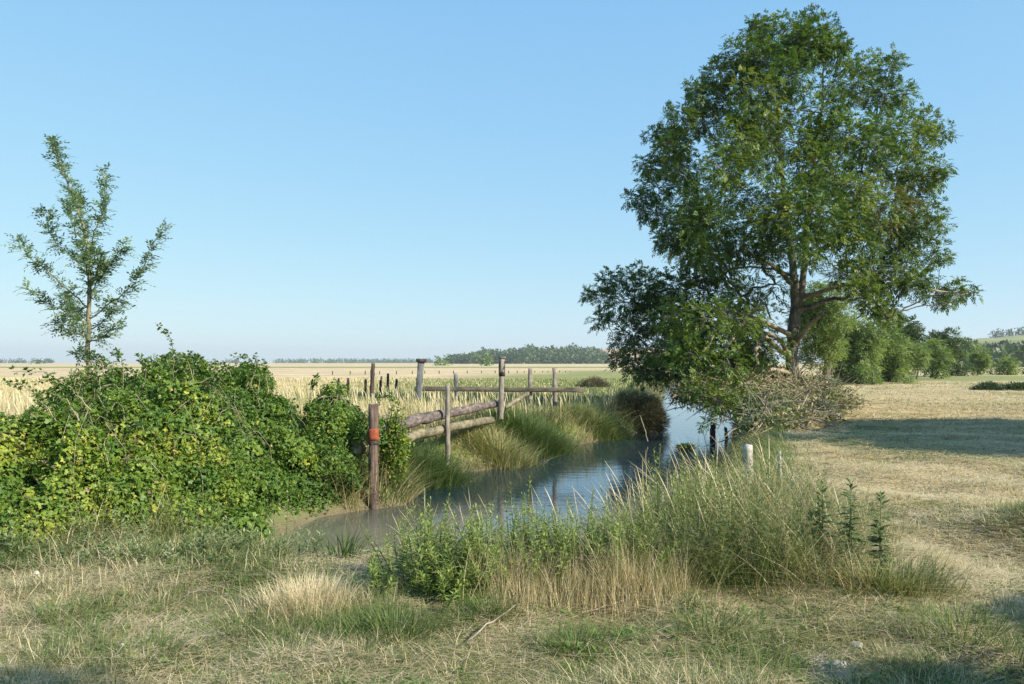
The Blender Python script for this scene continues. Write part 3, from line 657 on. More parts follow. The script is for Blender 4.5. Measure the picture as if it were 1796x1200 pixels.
# ------------------------------------------------------------------ bushes and the brush pile
def blob_bush(name, label, c, rad, n, mat, ll, lw, vmean=.4, radial=.6, cat='bush', group=None, zmin=None, lobes=.5):
    c = np.array(c, float); rad = np.array(rad, float)
    nb = 13; cu = rdir(nb); cu[:, 2] = np.abs(cu[:, 2]) - .3; bc = c + cu * rad * rng.uniform(.35, .72, (nb, 1)); br0 = rng.uniform(.30, .52, nb)
    bi = rng.integers(0, nb, n); u = rdir(n); r = np.clip(1.05 - rng.exponential(.22, n), .05, 1.2)
    lob = 1 - lobes / 2 + lobes * vnoise(u[:, 0] * 2.2 + c[0] + bi + 40, u[:, 1] * 2.2 + u[:, 2] * 2.6 + c[1] + 40, 4)
    p = bc[bi] + u * rad * (br0[bi] * r * lob)[:, None]; u = nrm((p - c) / rad)
    p[:, 2] = np.maximum(p[:, 2], (zmin if zmin is not None else c[2] - .1) + rng.random(n) * .1)
    d_ = nrm(u * radial + rdir(n) * (1 - radial) + [0, 0, .15 * radial])
    root = thing(name, label, cat, (c[0], c[1], c[2]), group)
    V, Q, v = leaf_quads(p, d_, rdir(n), rng.uniform(.6, 1.3, n) * ll, rng.uniform(.7, 1.2, n) * lw, np.clip(rng.normal(vmean, .2, n) + (lob - 1) * .5, 0, 1))
    mesh_np('foliage', V, Q, M[mat], root, v=v)
    st = []
    for _ in range(22):
        uu = rdir(1)[0]; uu[2] = abs(uu[2]); e = c + uu * rad * .85
        st.append((bezier(c + rng.normal(0, .05, 3), (c + e) / 2 + rng.normal(0, .08, 3), e, 5), np.linspace(.015, .005, 5)))
    V, Q = tubes(st, 4); mesh_np('stem', V, Q, M['bark'], root)
    return root
blob_bush('scrub_bush', 'dark rounded scrub bush overhanging the water on the left bank', P(1108, 738, 27.5), (1.0, 1.1, 1.15), 34000, 'scrub_leaf', .24, .016, .5, .6, zmin=WZ, lobes=1.0)
blob_bush('bank_bush', 'small leafy green bush hugging the right side of the rusty banded post', P(690, 795, 13.4), (.30, .28, .92), 6000, 'bramble_leaf', .055, .036, .66, .3, zmin=WZ - .1)
blob_bush('bank_bush', 'green bush at the foot of the brush pile by the right waterline', P(1370, 745, 21.5), (.6, .8, .55), 9000, 'weed_leaf', .08, .03, .35, .35, zmin=-.5)
blob_bush('meadow_bush', 'left part of the dark weed hump at the right edge of the meadow', P(1735, 686, 50), (1.1, .8, .62), 9000, 'far_leaf', .14, .04, .3, .5, group='dark weed humps on the meadow')
blob_bush('meadow_bush', 'right part of the dark weed hump cut by the right edge', P(1788, 687, 50), (1.3, .8, .66), 9000, 'far_leaf', .14, .04, .3, .5, group='dark weed humps on the meadow')
blob_bush('meadow_bush', 'brownish low shrub in the green pasture left of the tallest tree', P(1045, 676, 52), (1.1, 1.2, .7), 6000, 'scrub_leaf', .13, .03, .75, .5)

root = thing('brush_pile', 'long heap of cut branches with withered leaves at the foot of the tallest tree', 'brush pile', P(1370, 720, 26))
tp, lp, ldv = [], [], []
spots = [(1225,690,33.5,.7),(1260,680,33,.8),(1290,700,31,.9),(1320,690,32,1.0),(1350,690,33,1.0),(1380,705,30,.9),(1340,720,28,.8),(1400,695,33,.9),(1430,705,31,.8),(1460,705,33,.6),(1300,680,35,.9),(1310,650,36,.7),(1360,660,36,.6),(1420,680,36,.8),(1385,735,25.5,.6),(1350,745,24.5,.5),(1420,725,27.5,.6)]
for px, py, dd, r in spots:
    dd *= .84; r *= .88
    c = P(px, py, dd)
    for _ in range(75):
        a = c + rng.normal(0, r * .5, 3) * [1.2, 1, .6]; u = nrm(rng.normal(size=3) * [1, 1, .55]); L = rng.uniform(.4, 2.1) * .8
        m = a + u * L * .5 + rng.normal(0, .08, 3); tp.append((bezier(a, m, a + u * L + [0, 0, -.1], 4), np.linspace(.014, .005, 4) * rng.uniform(.6, 1.9)))
    m = 2600
    lp.append(c + rng.normal(0, r * .52, (m, 3)) * [1.4, 1, .55]); ldv.append(rdir(m))
lp = np.concatenate(lp); ldv = np.concatenate(ldv); m = len(lp)
lp[:, 2] = np.maximum(lp[:, 2], np.maximum(gz(lp[:, 0], lp[:, 1]), WZ) + .03)
for q, r in tp: q[:, 2] = np.maximum(q[:, 2], np.maximum(gz(q[:, 0], q[:, 1]), WZ) + .02)
V, Q = tubes(tp, 4); mesh_np('cut_branch', V, Q, M['dead_branch'], root)
vz = fbm(lp[:, 0] * .8, lp[:, 1] * .8, 90)
V, Q, v = leaf_quads(lp, ldv, rdir(m), rng.uniform(.09, .19, m), rng.uniform(.03, .06, m), np.clip(vz * 1.2 - .1 + rng.normal(0, .2, m), 0, 1)); mesh_np('withered_leaves', V, Q, M['brush_leaf'], root, v=v)

def tube_thing(name, label, cat, pts, rad, mat, sides=12, n=14, jit=.006, parent=None, caps=True, wob=.04):
    p = smooth_path(pts, n, jit); r = np.interp(np.linspace(0, 1, n), np.linspace(0, 1, len(rad)), rad) * (1 + rng.normal(0, wob, n))
    V, Q = tubes([(p, r)], sides)
    T = []
    for base_, ring in ((p[0], 0), (p[-1], (n - 1) * sides)):
        ci = len(V); V = np.concatenate([V, [base_]])
        for k_ in range(sides): T.append((ci, ring + k_, ring + (k_ + 1) % sides))
    if parent is None:
        loc = p[0]; o = mesh_np(name, V - loc, Q, mat, T=np.array(T), smooth=False); o.location = tuple(loc); tag(o, label, cat)
    else: o = mesh_np(name, V, Q, mat, parent, T=np.array(T))
    return o
tube_thing('log', 'sawn log lying at the right end of the brush pile', 'log', [P(1478, 709, 30.5), P(1503, 710, 30)], [.10, .11], M['log_pale'])

# ------------------------------------------------------------------ fence posts, rails and beam
def box_post(name, label, top, base, w, dpt, mat, group=None, cat='post', rot=.15, rough=.006, cap=None, chip=.02):
    """weathered square post with worn arrises: rings of eight points from base to top"""
    top = np.array(top, float); base = np.array(base, float); n = 9
    root = thing(name, label, cat, base, group)
    t_ = np.linspace(0, 1, n)[:, None]; ctr = base + (top - base) * t_
    c8 = np.array([(-1, -.72), (-.72, -1), (.72, -1), (1, -.72), (1, .72), (.72, 1), (-.72, 1), (-1, .72)]) * .5
    cs, sn = math.cos(rot), math.sin(rot)
    Vr = []
    for k_ in range(n):
        q = c8 * np.array([w, dpt]) * (1 + rng.normal(0, .02)); q = np.stack([q[:, 0] * cs - q[:, 1] * sn, q[:, 0] * sn + q[:, 1] * cs], 1)
        z = np.zeros(8) if k_ < n - 1 else rng.normal(0, chip, 8)
        Vr.append(np.concatenate([q, z[:, None]], 1) + ctr[k_] + rng.normal(0, rough, (8, 3)) * [1, 1, .3])
    V = np.concatenate(Vr); i = np.arange(n - 1)[:, None] * 8; k_ = np.arange(8)[None, :]
    Q = np.stack([i + k_, i + (k_ + 1) % 8, i + 8 + (k_ + 1) % 8, i + 8 + k_], -1).reshape(-1, 4)
    V = np.concatenate([V, [ctr[-1] + [0, 0, .005]]]); T = np.array([(len(V) - 1, (n - 1) * 8 + a, (n - 1) * 8 + (a + 1) % 8) for a in range(8)])
    mesh_np('shaft', V, Q, mat, root, T=T)
    return root
def band(root, name, z0, z1, w, dpt, mat, rot=.15, off=(0, 0)):
    x, y, _ = root.location; x += off[0]; y += off[1]
    c4 = np.array([(-1, -1), (1, -1), (1, 1), (-1, 1)]) * .5 * np.array([w, dpt])
    q = np.stack([c4[:, 0] * math.cos(rot) - c4[:, 1] * math.sin(rot), c4[:, 0] * math.sin(rot) + c4[:, 1] * math.cos(rot)], 1) + [x, y]
    zs = np.linspace(z0, z1, 4); V = np.concatenate([np.concatenate([q, np.full((4, 1), z)], 1) for z in zs]) + rng.normal(0, .002, (16, 3))
    Q = [[r * 4 + a, r * 4 + (a + 1) % 4, r * 4 + 4 + (a + 1) % 4, r * 4 + 4 + a] for r in range(3) for a in range(4)] + [[3, 2, 1, 0], [12, 13, 14, 15]]
    return mesh_np(name, V, np.array(Q), mat, root)
g = 'old wooden posts on the left bank'
pa = box_post('wooden_post', 'thick weathered brown post with an orange rust band standing at the water edge', P(655, 710, 12.85), (P(655, 900, 12.85) + [0, 0, -.1]), .140, .130, M['brown_wood'], g, rot=.42)
za = lambda py: H - (py - 636) * 12.85 / F
band(pa, 'rust_band', za(773), za(752), .150, .140, M['rust'], .42)
band(pa, 'iron_strap', za(780), za(774), .146, .136, M['iron'], .42)
pb = tube_thing('wooden_post', 'slim round grey post before the two slanting rails', 'post', [P(785, 820, 16.2), P(785.5, 740, 16.2), P(785, 675, 16.2)], [.056, .052, .046], M['grey_wood']); pb['group'] = g
pc = box_post('wooden_post', 'tall post with a dark iron capped upper half at the far end of the rails', P(881, 627, 19.3), P(878, 735, 19.3), .115, .11, M['grey_wood'], g, rot=.3)
zc = lambda py: H - (py - 636) * 19.3 / F
band(pc, 'iron_sheath', zc(660), zc(633), .126, .121, M['iron'], .3, (.03, 0))
band(pc, 'top_plate', zc(629), zc(626), .16, .15, M['skylit_tint_wood'], .3, (.04, 0))
for px, t0, b0, dd, w, mt, lb, tilt in [
  (930, 647, 700, 23.0, .105, 'grey_wood', 'left of two short grey posts carrying the horizontal beam', 0),
  (973, 646, 712, 23.3, .115, 'grey_wood', 'right of two short grey posts carrying the horizontal beam, near its free end', 0),
  (653, 638, 690, 22.5, .10, 'dark_wood', 'thin dark brown post standing alone in the dry grass', 1.5),
  (800, 655, 695, 23.5, .10, 'skylit_tint_wood', 'short post coloured bluish as if skylit in the grass right of the capped post', -1)]:
    box_post('wooden_post', lb, P(px + tilt, t0, dd), P(px - tilt, b0, dd), w, w, M[mt], g, rot=.25)
pg = box_post('wooden_post', 'leaning post coloured blue grey as if skylit, with a flat wooden cap', P(739, 632, 20.5), P(733, 700, 20.5), .16, .12, M['skylit_tint_wood'], g, rot=.1)
zg = lambda py: H - (py - 636) * 20.5 / F
band(pg, 'cap', zg(635.5), zg(629.5), .26, .19, M['dark_wood'], .1, (P(739, 632, 20.5)[0] - P(733, 700, 20.5)[0], 0))

tube_thing('lower_rail', 'lower pale log rail running from the rusty banded post to the bank', 'rail', [P(626, 787, 13.0), P(700, 770, 14.4), P(785, 751, 16.6), P(862, 737, 18.8)], [.098, .095, .09, .085], M['log_pale'], 14, 26, .008)
tube_thing('upper_rail', 'upper purplish log rail leaning up towards the tall iron capped post', 'rail', [P(640, 762, 13.25), P(690, 749, 14.3), P(740, 735, 15.6), P(785, 725, 16.8), P(872, 708, 19.6)], [.085, .10, .115, .10, .09], M['log_purple'], 14, 26, .010, wob=.07)
tube_thing('plank', 'weathered plank sloping from the tall iron capped post to the bank bush', 'plank', [P(884, 716, 19.8), P(926, 690, 21.6)], [.06, .055], M['log_pale'], 6)
bl, br_ = P(728, 682, 23.2), P(1023, 684, 23.0)
root = thing('beam', 'long dark horizontal beam lying across short posts with a free right end', 'beam', br_)
q = smooth_path([bl, (bl + br_) / 2, br_], 16, .003)
c4 = np.array([(-1, -.8), (-.8, -1), (.8, -1), (1, -.8), (1, .8), (.8, 1), (-.8, 1), (-1, .8)]) * .5
V = np.concatenate([np.stack([np.full(8, p_[0]), p_[1] - .13 + c4[:, 0] * .12, p_[2] + c4[:, 1] * .135], 1) for p_ in q]); i = np.arange(15)[:, None] * 8; k_ = np.arange(8)[None, :]
Q = np.stack([i + k_, i + (k_ + 1) % 8, i + 8 + (k_ + 1) % 8, i + 8 + k_], -1).reshape(-1, 4)
V = np.concatenate([V, [V[-8:].mean(0)]]); T = np.array([(len(V) - 1, 120 + a, 120 + (a + 1) % 8) for a in range(8)])
mesh_np('timber', V, Q, M['beam_wood'], root, T=T)

# fence stakes far out in the dry field
proto = None
def stake(px, top, dd, label, group, w=.11):
    global proto
    b = P(px, 700, dd); b[2] = gz([b[0]], [b[1]])[0] - .1
    ht = H - (top - 636) * dd / F - b[2]
    if proto is None:
        r8 = np.arange(7) * 2 * math.pi / 7
        ring = np.stack([np.cos(r8), np.sin(r8)], 1) * .5
        V = np.concatenate([np.concatenate([ring * s_, np.full((7, 1), z)], 1) for s_, z in ((1.05, 0), (1, .4), (.97, .8), (.9, .97), (.6, 1.0))])
        i = np.arange(4)[:, None] * 7; k_ = np.arange(7)[None, :]
        Q = np.stack([i + k_, i + (k_ + 1) % 7, i + 7 + (k_ + 1) % 7, i + 7 + k_], -1).reshape(-1, 4)
        V = np.concatenate([V, [[0, 0, 1.005]]]); T = np.array([(len(V) - 1, 28 + a, 28 + (a + 1) % 7) for a in range(7)])
        o = mesh_np('fence_stake', V, Q, M['dark_wood'], T=T); proto = o
    else:
        o = proto.copy(); C.objects.link(o)
    o.location = tuple(b); o.scale = (w, w, ht); o.rotation_euler = (rng.normal(0, .04), rng.normal(0, .05), rng.uniform(0, 6))
    tag(o, label, 'stake', group)
near = [(592, 663, 42, 'short stake furthest left in the nearer field fence, just above the brambles'), (610, 663, 40, 'dark stake second from left in the nearer field fence'), (641, 665, 38, 'low stake just left of the thin dark brown post'), (679, 655, 37, 'tallest stake of the nearer field fence, right of the thin dark brown post'),
        (667, 667, 40, 'low stake between the thin dark brown post and the tallest stake'), (694, 665, 38, 'stubby stake just right of the tallest stake'), (668, 660, 52, 'faint thin stake behind the low stakes near the dark brown post')]
for px, tp_, dd, lb in near: stake(px, tp_, dd, lb, 'nearer field fence stakes', .13)
for k_, px in enumerate([408, 437, 585, 613, 637, 665, 693, 720, 745, 772, 795, 818, 842, 866, 890, 906, 922, 938, 950, 962, 972, 982, 992, 1000]):
    dd = 105 + k_ * 1.5 + rng.uniform(-2, 2)
    stake(px + rng.uniform(-4, 4), 650.5 + rng.uniform(-.6, .6), dd, 'tiny distant stake in the long fence line across the dry field', 'distant field fence stakes', .14)

# sticks, white posts, rubble and litter
tube_thing('stick', 'slanting thick dead stick rising from the water near the scrub bush', 'stick', [P(1088, 766, 25), P(1080, 748, 25.1), P(1072, 730, 25.2)], [.035, .03, .022], M['dead_branch'], 7)
tube_thing('stick', 'thin leaning reed stick in open water right of the slanting stick', 'stick', [P(1136, 774, 23), P(1130, 752, 23), P(1122, 728, 23)], [.018, .015, .01], M['dead_branch'], 6)
tube_thing('mooring_stake', 'dark broken stake in the water below the overhanging ash leaves', 'stake', [P(1250, 772, 24.2), P(1251, 742, 24.2)], [.09, .08], M['dark_wood'], 9)
tube_thing('mooring_stake', 'slimmer dark stake right of the broken stake in the water', 'stake', [P(1274, 770, 24.6), P(1273, 750, 24.6)], [.05, .045], M['dark_wood'], 9)
box_post('marker_post', 'wide white painted marker post behind the tall weeds', P(1311, 780, 10.6), P(1314, 860, 10.6), .105, .09, M['white_paint'], 'white painted posts in the weeds', rot=.6)
box_post('marker_post', 'narrow white painted stake right of the wide marker post', P(1366, 793, 10.2), P(1370, 850, 10.2), .032, .032, M['white_paint'], 'white painted posts in the weeds', rot=.4)
box_post('marker_post', 'white peeling stake leaning in the weeds above the concrete lump', P(1179, 857, 8.9), P(1190, 905, 8.7), .045, .045, M['white_paint'], 'white painted posts in the weeds', rot=.4)
def lump(name, label, cat, c, r, mat, sub=2, jag=.22):
    import bmesh
    bm = bmesh.new(); bmesh.ops.create_icosphere(bm, subdivisions=sub, radius=1)
    for v_ in bm.verts:
        f = 1 + jag * (vnoise(np.array(v_.co.x * 1.7 + 9), np.array(v_.co.y * 1.7 + v_.co.z + 9), 7) - .5) * 2
        m_ = max(abs(v_.co.x), abs(v_.co.y), abs(v_.co.z)); s_ = f * (.55 + .45 / m_)
        v_.co = (v_.co.x * s_ * r[0], v_.co.y * s_ * r[1], v_.co.z * s_ * r[2])
    me = bpy.data.meshes.new(name); bm.to_mesh(me); bm.free(); me.materials.append(M[mat])
    o = bpy.data.objects.new(name, me); C.objects.link(o); o.location = tuple(c); o.rotation_euler = (rng.normal(0, .2), .25, rng.uniform(0, 3)); tag(o, label, cat)
    return o
lump('concrete_lump', 'pale broken concrete lump among the weeds at the water edge', 'rubble', P(1151, 908, 8.3), (.075, .05, .06), 'concrete')
for px, py, rr, lb in [(1470,1160,.05,'pale grey stone on the bare chalky patch, the left of two'), (1500,1135,.045,'pale grey stone on the bare chalky patch, the right of two'), (1560,1090,.05,'dusty stone above the chalky patch at lower right')]:
    dd = H * F / (py - 636); c = P(px, py, dd); c[2] = gz([c[0]], [c[1]])[0] + .01; lump('stone', lb, 'stone', c, (rr, rr * .8, rr * .5), 'concrete')
for px, py, rr, lb in [(64,1007,.022,'crumpled white scrap in the grass at the left edge'), (214,1138,.011,'small white scrap in the grass at lower left')]:
    dd = (H - .06) * F / (py - 636); c = P(px, py, dd); c[2] = gz([c[0]], [c[1]])[0] + .10; lump('litter_scrap', lb, 'litter', c, (rr, rr * .6, rr * .6), 'white_paint', 3, .6)
blob_bush('floating_weed', 'small tuft of drifting weed in the middle of the open water', P(1205, 790, 21.4), (.28, .2, .20), 900, 'brush_leaf', .09, .03, .15, .4, 'weed', zmin=WZ)

# ------------------------------------------------------------------ grasses (stuff)
ZFAR = {}
def scatter(n, d0, d1, pw, wid=.72, pad=1.0):
    u = rng.random(n); e = 1 - pw if pw != 1 else 1e-3
    dd = (d0 ** e + u * (d1 ** e - d0 ** e)) ** (1 / e)
    return rng.uniform(-1, 1, n) * (dd * wid + pad), dd
def emit(name, label, parts, mat='grass', cat='grass'):
    V, Q, v = cat_geo(parts); return stuff(mesh_np(name, V, Q, M[mat], v=v), label, cat)

# foreground verge
x, y = scatter(120000, 3.0, 9.6, .9)
qx, qy = scatter(1500, 3.2, 9.3, 1.0); per = rng.integers(40, 190, 1500); qi = np.repeat(np.arange(1500), per); qr = rng.uniform(.03, .13, 1500)
qg = np.clip(.62 + (fbm(qx * .9, qy * .9, 122, 3) - .5) * 4 + rng.normal(0, .25, 1500), 0, 1); qh = rng.uniform(.04, .19, 1500) ; n0 = len(x)
x = np.concatenate([x, qx[qi] + rng.normal(0, 1, len(qi)) * qr[qi]]); y = np.concatenate([y, qy[qi] + rng.normal(0, 1, len(qi)) * qr[qi]]); ti = np.concatenate([np.full(n0, -1), qi]); sd = sdist(x, y)
bare_f = sstep(.56, .66, fbm(x * 1.1 + 3, y * 1.1, 110, 3)) * .85
chalk = np.exp(-((x - 1.85) ** 2 / .12 + (y - 4.6) ** 2 / .12)) + .9 * np.exp(-((x + 2.05) ** 2 / .03 + (y - 5.3) ** 2 / .1))
k_ = (sd > .02) & (rng.random(len(x)) > np.maximum(bare_f, chalk * 1.2)) & ~((sdist(x, y, BP) < -.35))
x, y, sd, ti = x[k_], y[k_], sd[k_], ti[k_]; n = len(x)
z = gz(x, y)
gn = fbm(x * 1.3, y * 1.3, 120, 3); cln = fbm(x * 2.6, y * 2.6, 121, 2)
tall = np.clip(sstep(6.2, 7.6, y) * (x < -1.9), 0, 1) * .22 + np.clip(sstep(.55, .75, cln), 0, 1) * .14
gold = np.exp(-((x + 1.45) ** 2 / .16 + (y - 5.7) ** 2 / .08))
tall = tall + gold * .13
hgt = (.03 + rng.random(n) ** 2.5 * .12 + tall * rng.uniform(.4, 1.2, n))
green = .58 + np.where(x < -.3, .16, 0) + (gn - .5) * 3.6 + np.where((y > 6.5) & (x < -1.9), .38, 0)
vv = np.where(rng.random(n) < np.clip(green, .06, .92), rng.uniform(.05, .48, n), rng.uniform(.55, 1.0, n))
hgt = np.where(ti >= 0, qh[ti] * rng.uniform(.3, 1.1, n), hgt)
vv = np.where(ti >= 0, np.where(rng.random(n) < qg[ti] * .9 + .05, rng.uniform(.03, .42, n), rng.uniform(.6, 1.0, n)), vv)
vv = np.where(rng.random(n) < gold * 1.1, rng.uniform(.72, 1, n), vv)
az = np.where(ti >= 0, np.arctan2(y - qy[ti], x - qx[ti]) + rng.normal(0, .6, n), rng.uniform(0, 6.28, n))
emit('verge_grass', 'matted mix of short green and dry grass in the foreground', [blades(np.stack([x, y, z - .005], 1), hgt, np.maximum(.0042, .0007 * y) * rng.uniform(.7, 1.5, n), np.abs(rng.normal(.75, .6, n)), rng.uniform(-.1, .8, n), az, vv, 4)])

x, y = scatter(190000, 3.0, 9.2, .9); k_ = (sdist(x, y) > .15) & ~(sdist(x, y, BP) < -.3) & (rng.random(len(x)) > .7 * sstep(.56, .66, fbm(x * 1.1 + 3, y * 1.1, 110, 3))); x, y = x[k_], y[k_]; n = len(x)
tn = fbm(x * 1.5, y * 1.5, 180, 3); cz_ = np.exp(-((x - 1.85) ** 2 / .12 + (y - 4.6) ** 2 / .12)) + .6 * np.exp(-((x + 2.05) ** 2 / .03 + (y - 5.3) ** 2 / .1)); k_ = rng.random(n) > cz_ * 1.1; x, y, tn = x[k_], y[k_], tn[k_]; n = len(x)
emit('thatch', 'dead matted thatch lying over the foreground verge', [blades(np.stack([x, y, gz(x, y) + rng.random(n) * .035 * (.4 + tn)], 1), rng.uniform(.025, .085, n), np.maximum(.0035, .0007 * y) * rng.uniform(.7, 1.5, n), rng.uniform(1.2, 4.5, n), rng.uniform(-.25, .25, n), rng.uniform(0, 6.28, n), np.clip(.76 + (tn - .5) * 1.0 + rng.normal(0, .12, n), .5, 1), 4)])
x, y = scatter(2600, 3.1, 9, .8); x = np.concatenate([x, rng.uniform(.2, 2.7, 1500)]); y = np.concatenate([y, 5.75 + rng.normal(0, .16, 1500)]); k_ = sdist(x, y) > .25; x, y = x[k_], y[k_]; n = len(x)
emit('fallen_stalks', 'long bent dead stalks lying over the foreground grass', [blades(np.stack([x, y, gz(x, y) + .01], 1), rng.uniform(.04, .13, n), rng.uniform(.003, .007, n), rng.uniform(.8, 4, n), rng.uniform(-.6, .9, n), rng.uniform(0, 6.28, n), rng.uniform(.6, 1, n), 6)])
# straw litter lying in the foreground and over the mown meadow
x1, y1 = scatter(45000, 3.0, 8.5, .9); x2, y2 = scatter(260000, 6.5, 75, .95)
k1 = (sdist(x1, y1) > .3); x1, y1 = x1[k1], y1[k1]
k2 = ~leftside(x2, y2) & (sdist(x2, y2) > 1.0) & (x2 > 2.8); x2, y2 = x2[k2], y2[k2]
x = np.concatenate([x1, x2]); y = np.concatenate([y1, y2]); n = len(x)
wv = fbm(x * .5, y * 1.2, 140, 3); bd = np.abs(np.sin(1.35 * (y + .25 * x) + 2.2 * fbm(x * .3, y * .3, 15, 2) * 3)); k_ = (rng.random(n) < .25 + .75 * bd) | (y < 7); x, y, wv = x[k_], y[k_], wv[k_]; n = len(x)
az = rng.normal(0, .9, n) + np.where(rng.random(n) < .5, 0, math.pi)
L = rng.uniform(.04, .10, n) * np.clip(y / 12, .8, 2)
vv = np.clip(rng.normal(.84, .14, n) - sstep(.55, .7, fbm(x * .25, y * .25, 141)) * rng.random(n) * .75, .1, 1)
emit('hay_litter', 'flattened straw and mown hay strewn over the right meadow', [blades(np.stack([x, y, gz(x, y) + rng.random(n) * .05 * (0.4 + wv * 1.6)], 1), L, np.maximum(.004, .00075 * y), rng.uniform(2.2, 5.0, n), rng.uniform(-.1, .15, n), az, vv, 3)])

# mown meadow: short grass, some of it green
x, y = scatter(170000, 6.5, 70, 1.1); k_ = ~leftside(x, y) & (sdist(x, y) > .5) & (x > 2.6); x, y = x[k_], y[k_]; n = len(x)
gmk = fbm(x * .22, y * .22, 41); gmk2 = fbm(x * .7, y * .7, 43, 3)
hump = np.exp(-((x - 5.6) ** 2 / .5 + (y - 8.3) ** 2 / .4))
gp = np.clip(.16 + (gmk - .5) * 1.9 + (gmk2 - .5) * 1.0 + hump, .05, .9)
vv = np.where(rng.random(n) < gp, rng.uniform(.1, .5, n), rng.uniform(.6, .98, n))
emit('meadow_grass', 'short mown grass with green patches on the right meadow', [blades(np.stack([x, y, gz(x, y)], 1), rng.uniform(.02, .07, n) * np.clip(y / 16, 1, 1.6) * (1 + hump * 3), np.maximum(.005, .0009 * y), np.abs(rng.normal(.7, .5, n)), rng.uniform(0, .5, n), rng.uniform(0, 6.28, n), vv, 3)])

# tall dry grass on the left side of the canal
x, y = scatter(330000, 9.5, 80, 1.15, .70, 1.5); sd = sdist(x, y)
k_ = leftside(x, y) & (sd > .55 + rng.random(len(x)) * .5) & ~(sdist(x, y, BP) < .05) & (y > 9.5) & ~((y < 12.4) & (x > -5.2))
x, y, sd = x[k_], y[k_], sd[k_]; n = len(x)
nn_ = fbm(x * .5, y * .5, 150, 3)
gg = green_mask(x, y, sd, np.ones(n, bool))
vv = np.where(rng.random(n) < gg * .95 + .05, rng.uniform(.15, .55, n), np.clip(rng.normal(.76, .12, n), .5, .96))
hh = np.interp(y, [9, 14, 22, 30, 80], [.66, .70, .66, .34, .26]) * rng.uniform(.45, 1.1, n) * (.75 + .5 * nn_) * np.where(gg > .4, .55, 1)
emit('dry_grass', 'tall pale dry grass across the left bank and field', [blades(np.stack([x, y, gz(x, y)], 1), hh, np.maximum(.006, .0008 * y), np.abs(rng.normal(.2, .16, n)), rng.uniform(0, .4, n), rng.normal(2.6, 1.5, n), vv, 4)])
x, y = scatter(9000, 10, 30, 1.02, .70, 1.5); sd = sdist(x, y)
k_ = leftside(x, y) & (sd > .6) & ~(sdist(x, y, BP) < .0) & ~((y < 12.4) & (x > -5.2)); x, y = x[k_], y[k_]; n = len(x)
emit('seed_stalks', 'seed heads standing above the tall dry grass', [blades(np.stack([x, y, gz(x, y)], 1), rng.uniform(.6, 1.0, n), np.maximum(.009, .0009 * y), np.abs(rng.normal(.12, .1, n)), rng.uniform(0, .3, n), rng.normal(2.6, 1, n), rng.uniform(.5, 1, n), 7, [.3, .28, .25, .25, 1.0, .9, .1])])

# green grass hanging down the banks
x, y = scatter(420000, 9, 70, 1.1, .7, 1); sd = sdist(x, y); lf = leftside(x, y)
k_ = (sd > .0) & (sd < np.where(lf, 1.9, .9 + .5 * rng.random(len(x)) + np.clip((y - 20) / 8, 0, 1.2))) & (y > 9.5); x, y, sd, lf = x[k_], y[k_], sd[k_], lf[k_]
ex = (sdist(x + .05, y) - sd) / .05; ey = (sdist(x, y + .05) - sd) / .05
n = len(x); nn_ = fbm(x * .8, y * .8, 160, 3)
k2 = ~((lf) & (y < 12.5) & (x < -2.6)) & (rng.random(n) < .9); x, y, sd, lf, ex, ey, nn_ = [a[k2] for a in (x, y, sd, lf, ex, ey, nn_)]; n = len(x)
az = np.arctan2(-ey, -ex) + rng.normal(0, .7, n)
dry = sstep(.42, .66, fbm(x * .55, y * .55, 161, 3))
vv = np.clip(np.where(rng.random(n) < dry * .75 + .08, rng.uniform(.5, .85, n), rng.uniform(.05, .48, n)), 0, 1)
emit('bank_grass', 'long green grass hanging down both canal banks', [blades(np.stack([x, y, gz(x, y) - .01], 1), rng.uniform(.2, .62, n) * (.25 + nn_ * 1.6) * np.where(lf, 1, .62), np.maximum(.006, .0008 * y), np.abs(rng.normal(.35, .25, n)), rng.uniform(.1, 1.0, n), az, vv, 5)])

# the weedy strip between the verge and the water
n = 62000
y = rng.uniform(5.75, 9.6, n); x = rng.uniform(-.16, .52, n) * y; sd = sdist(x, y)
def weed_d(x, y): return np.interp(x / y + (fbm(x * 2, y * 2, 171) - .5) * .12, [-.14, -.1, .13, .2, .34, .41, .48], [0, .3, .5, .9, .95, .35, 0])
def weed_h(x, y): return np.interp(x / y, [-.14, .07, .16, .25, .34, .41, .5], [.32, .46, .62, .86, .88, .5, .22])
dens = weed_d(x, y) * np.interp(y, [5.75, 6.3, 8, 9.4], [0, 1, 1, .45])
k_ = (sd > .05) & (rng.random(n) < dens); x, y, sd = x[k_], y[k_], sd[k_]; n = len(x)
nn_ = fbm(x * 1.2, y * 1.2, 170, 3)
hmax = weed_h(x, y)
vv = np.where(rng.random(n) < .62 + (nn_ - .5), rng.uniform(.12, .55, n), rng.uniform(.55, .95, n))
emit('weed_grass', 'rank green and straw grass in the weedy strip before the water', [blades(np.stack([x, y, gz(x, y) - .01], 1), hmax * 1.08 * rng.uniform(.25, 1.0, n), rng.uniform(.003, .008, n), np.abs(rng.normal(.38, .3, n)), rng.uniform(0, 1.1, n), rng.uniform(0, 6.28, n), vv, 6)])
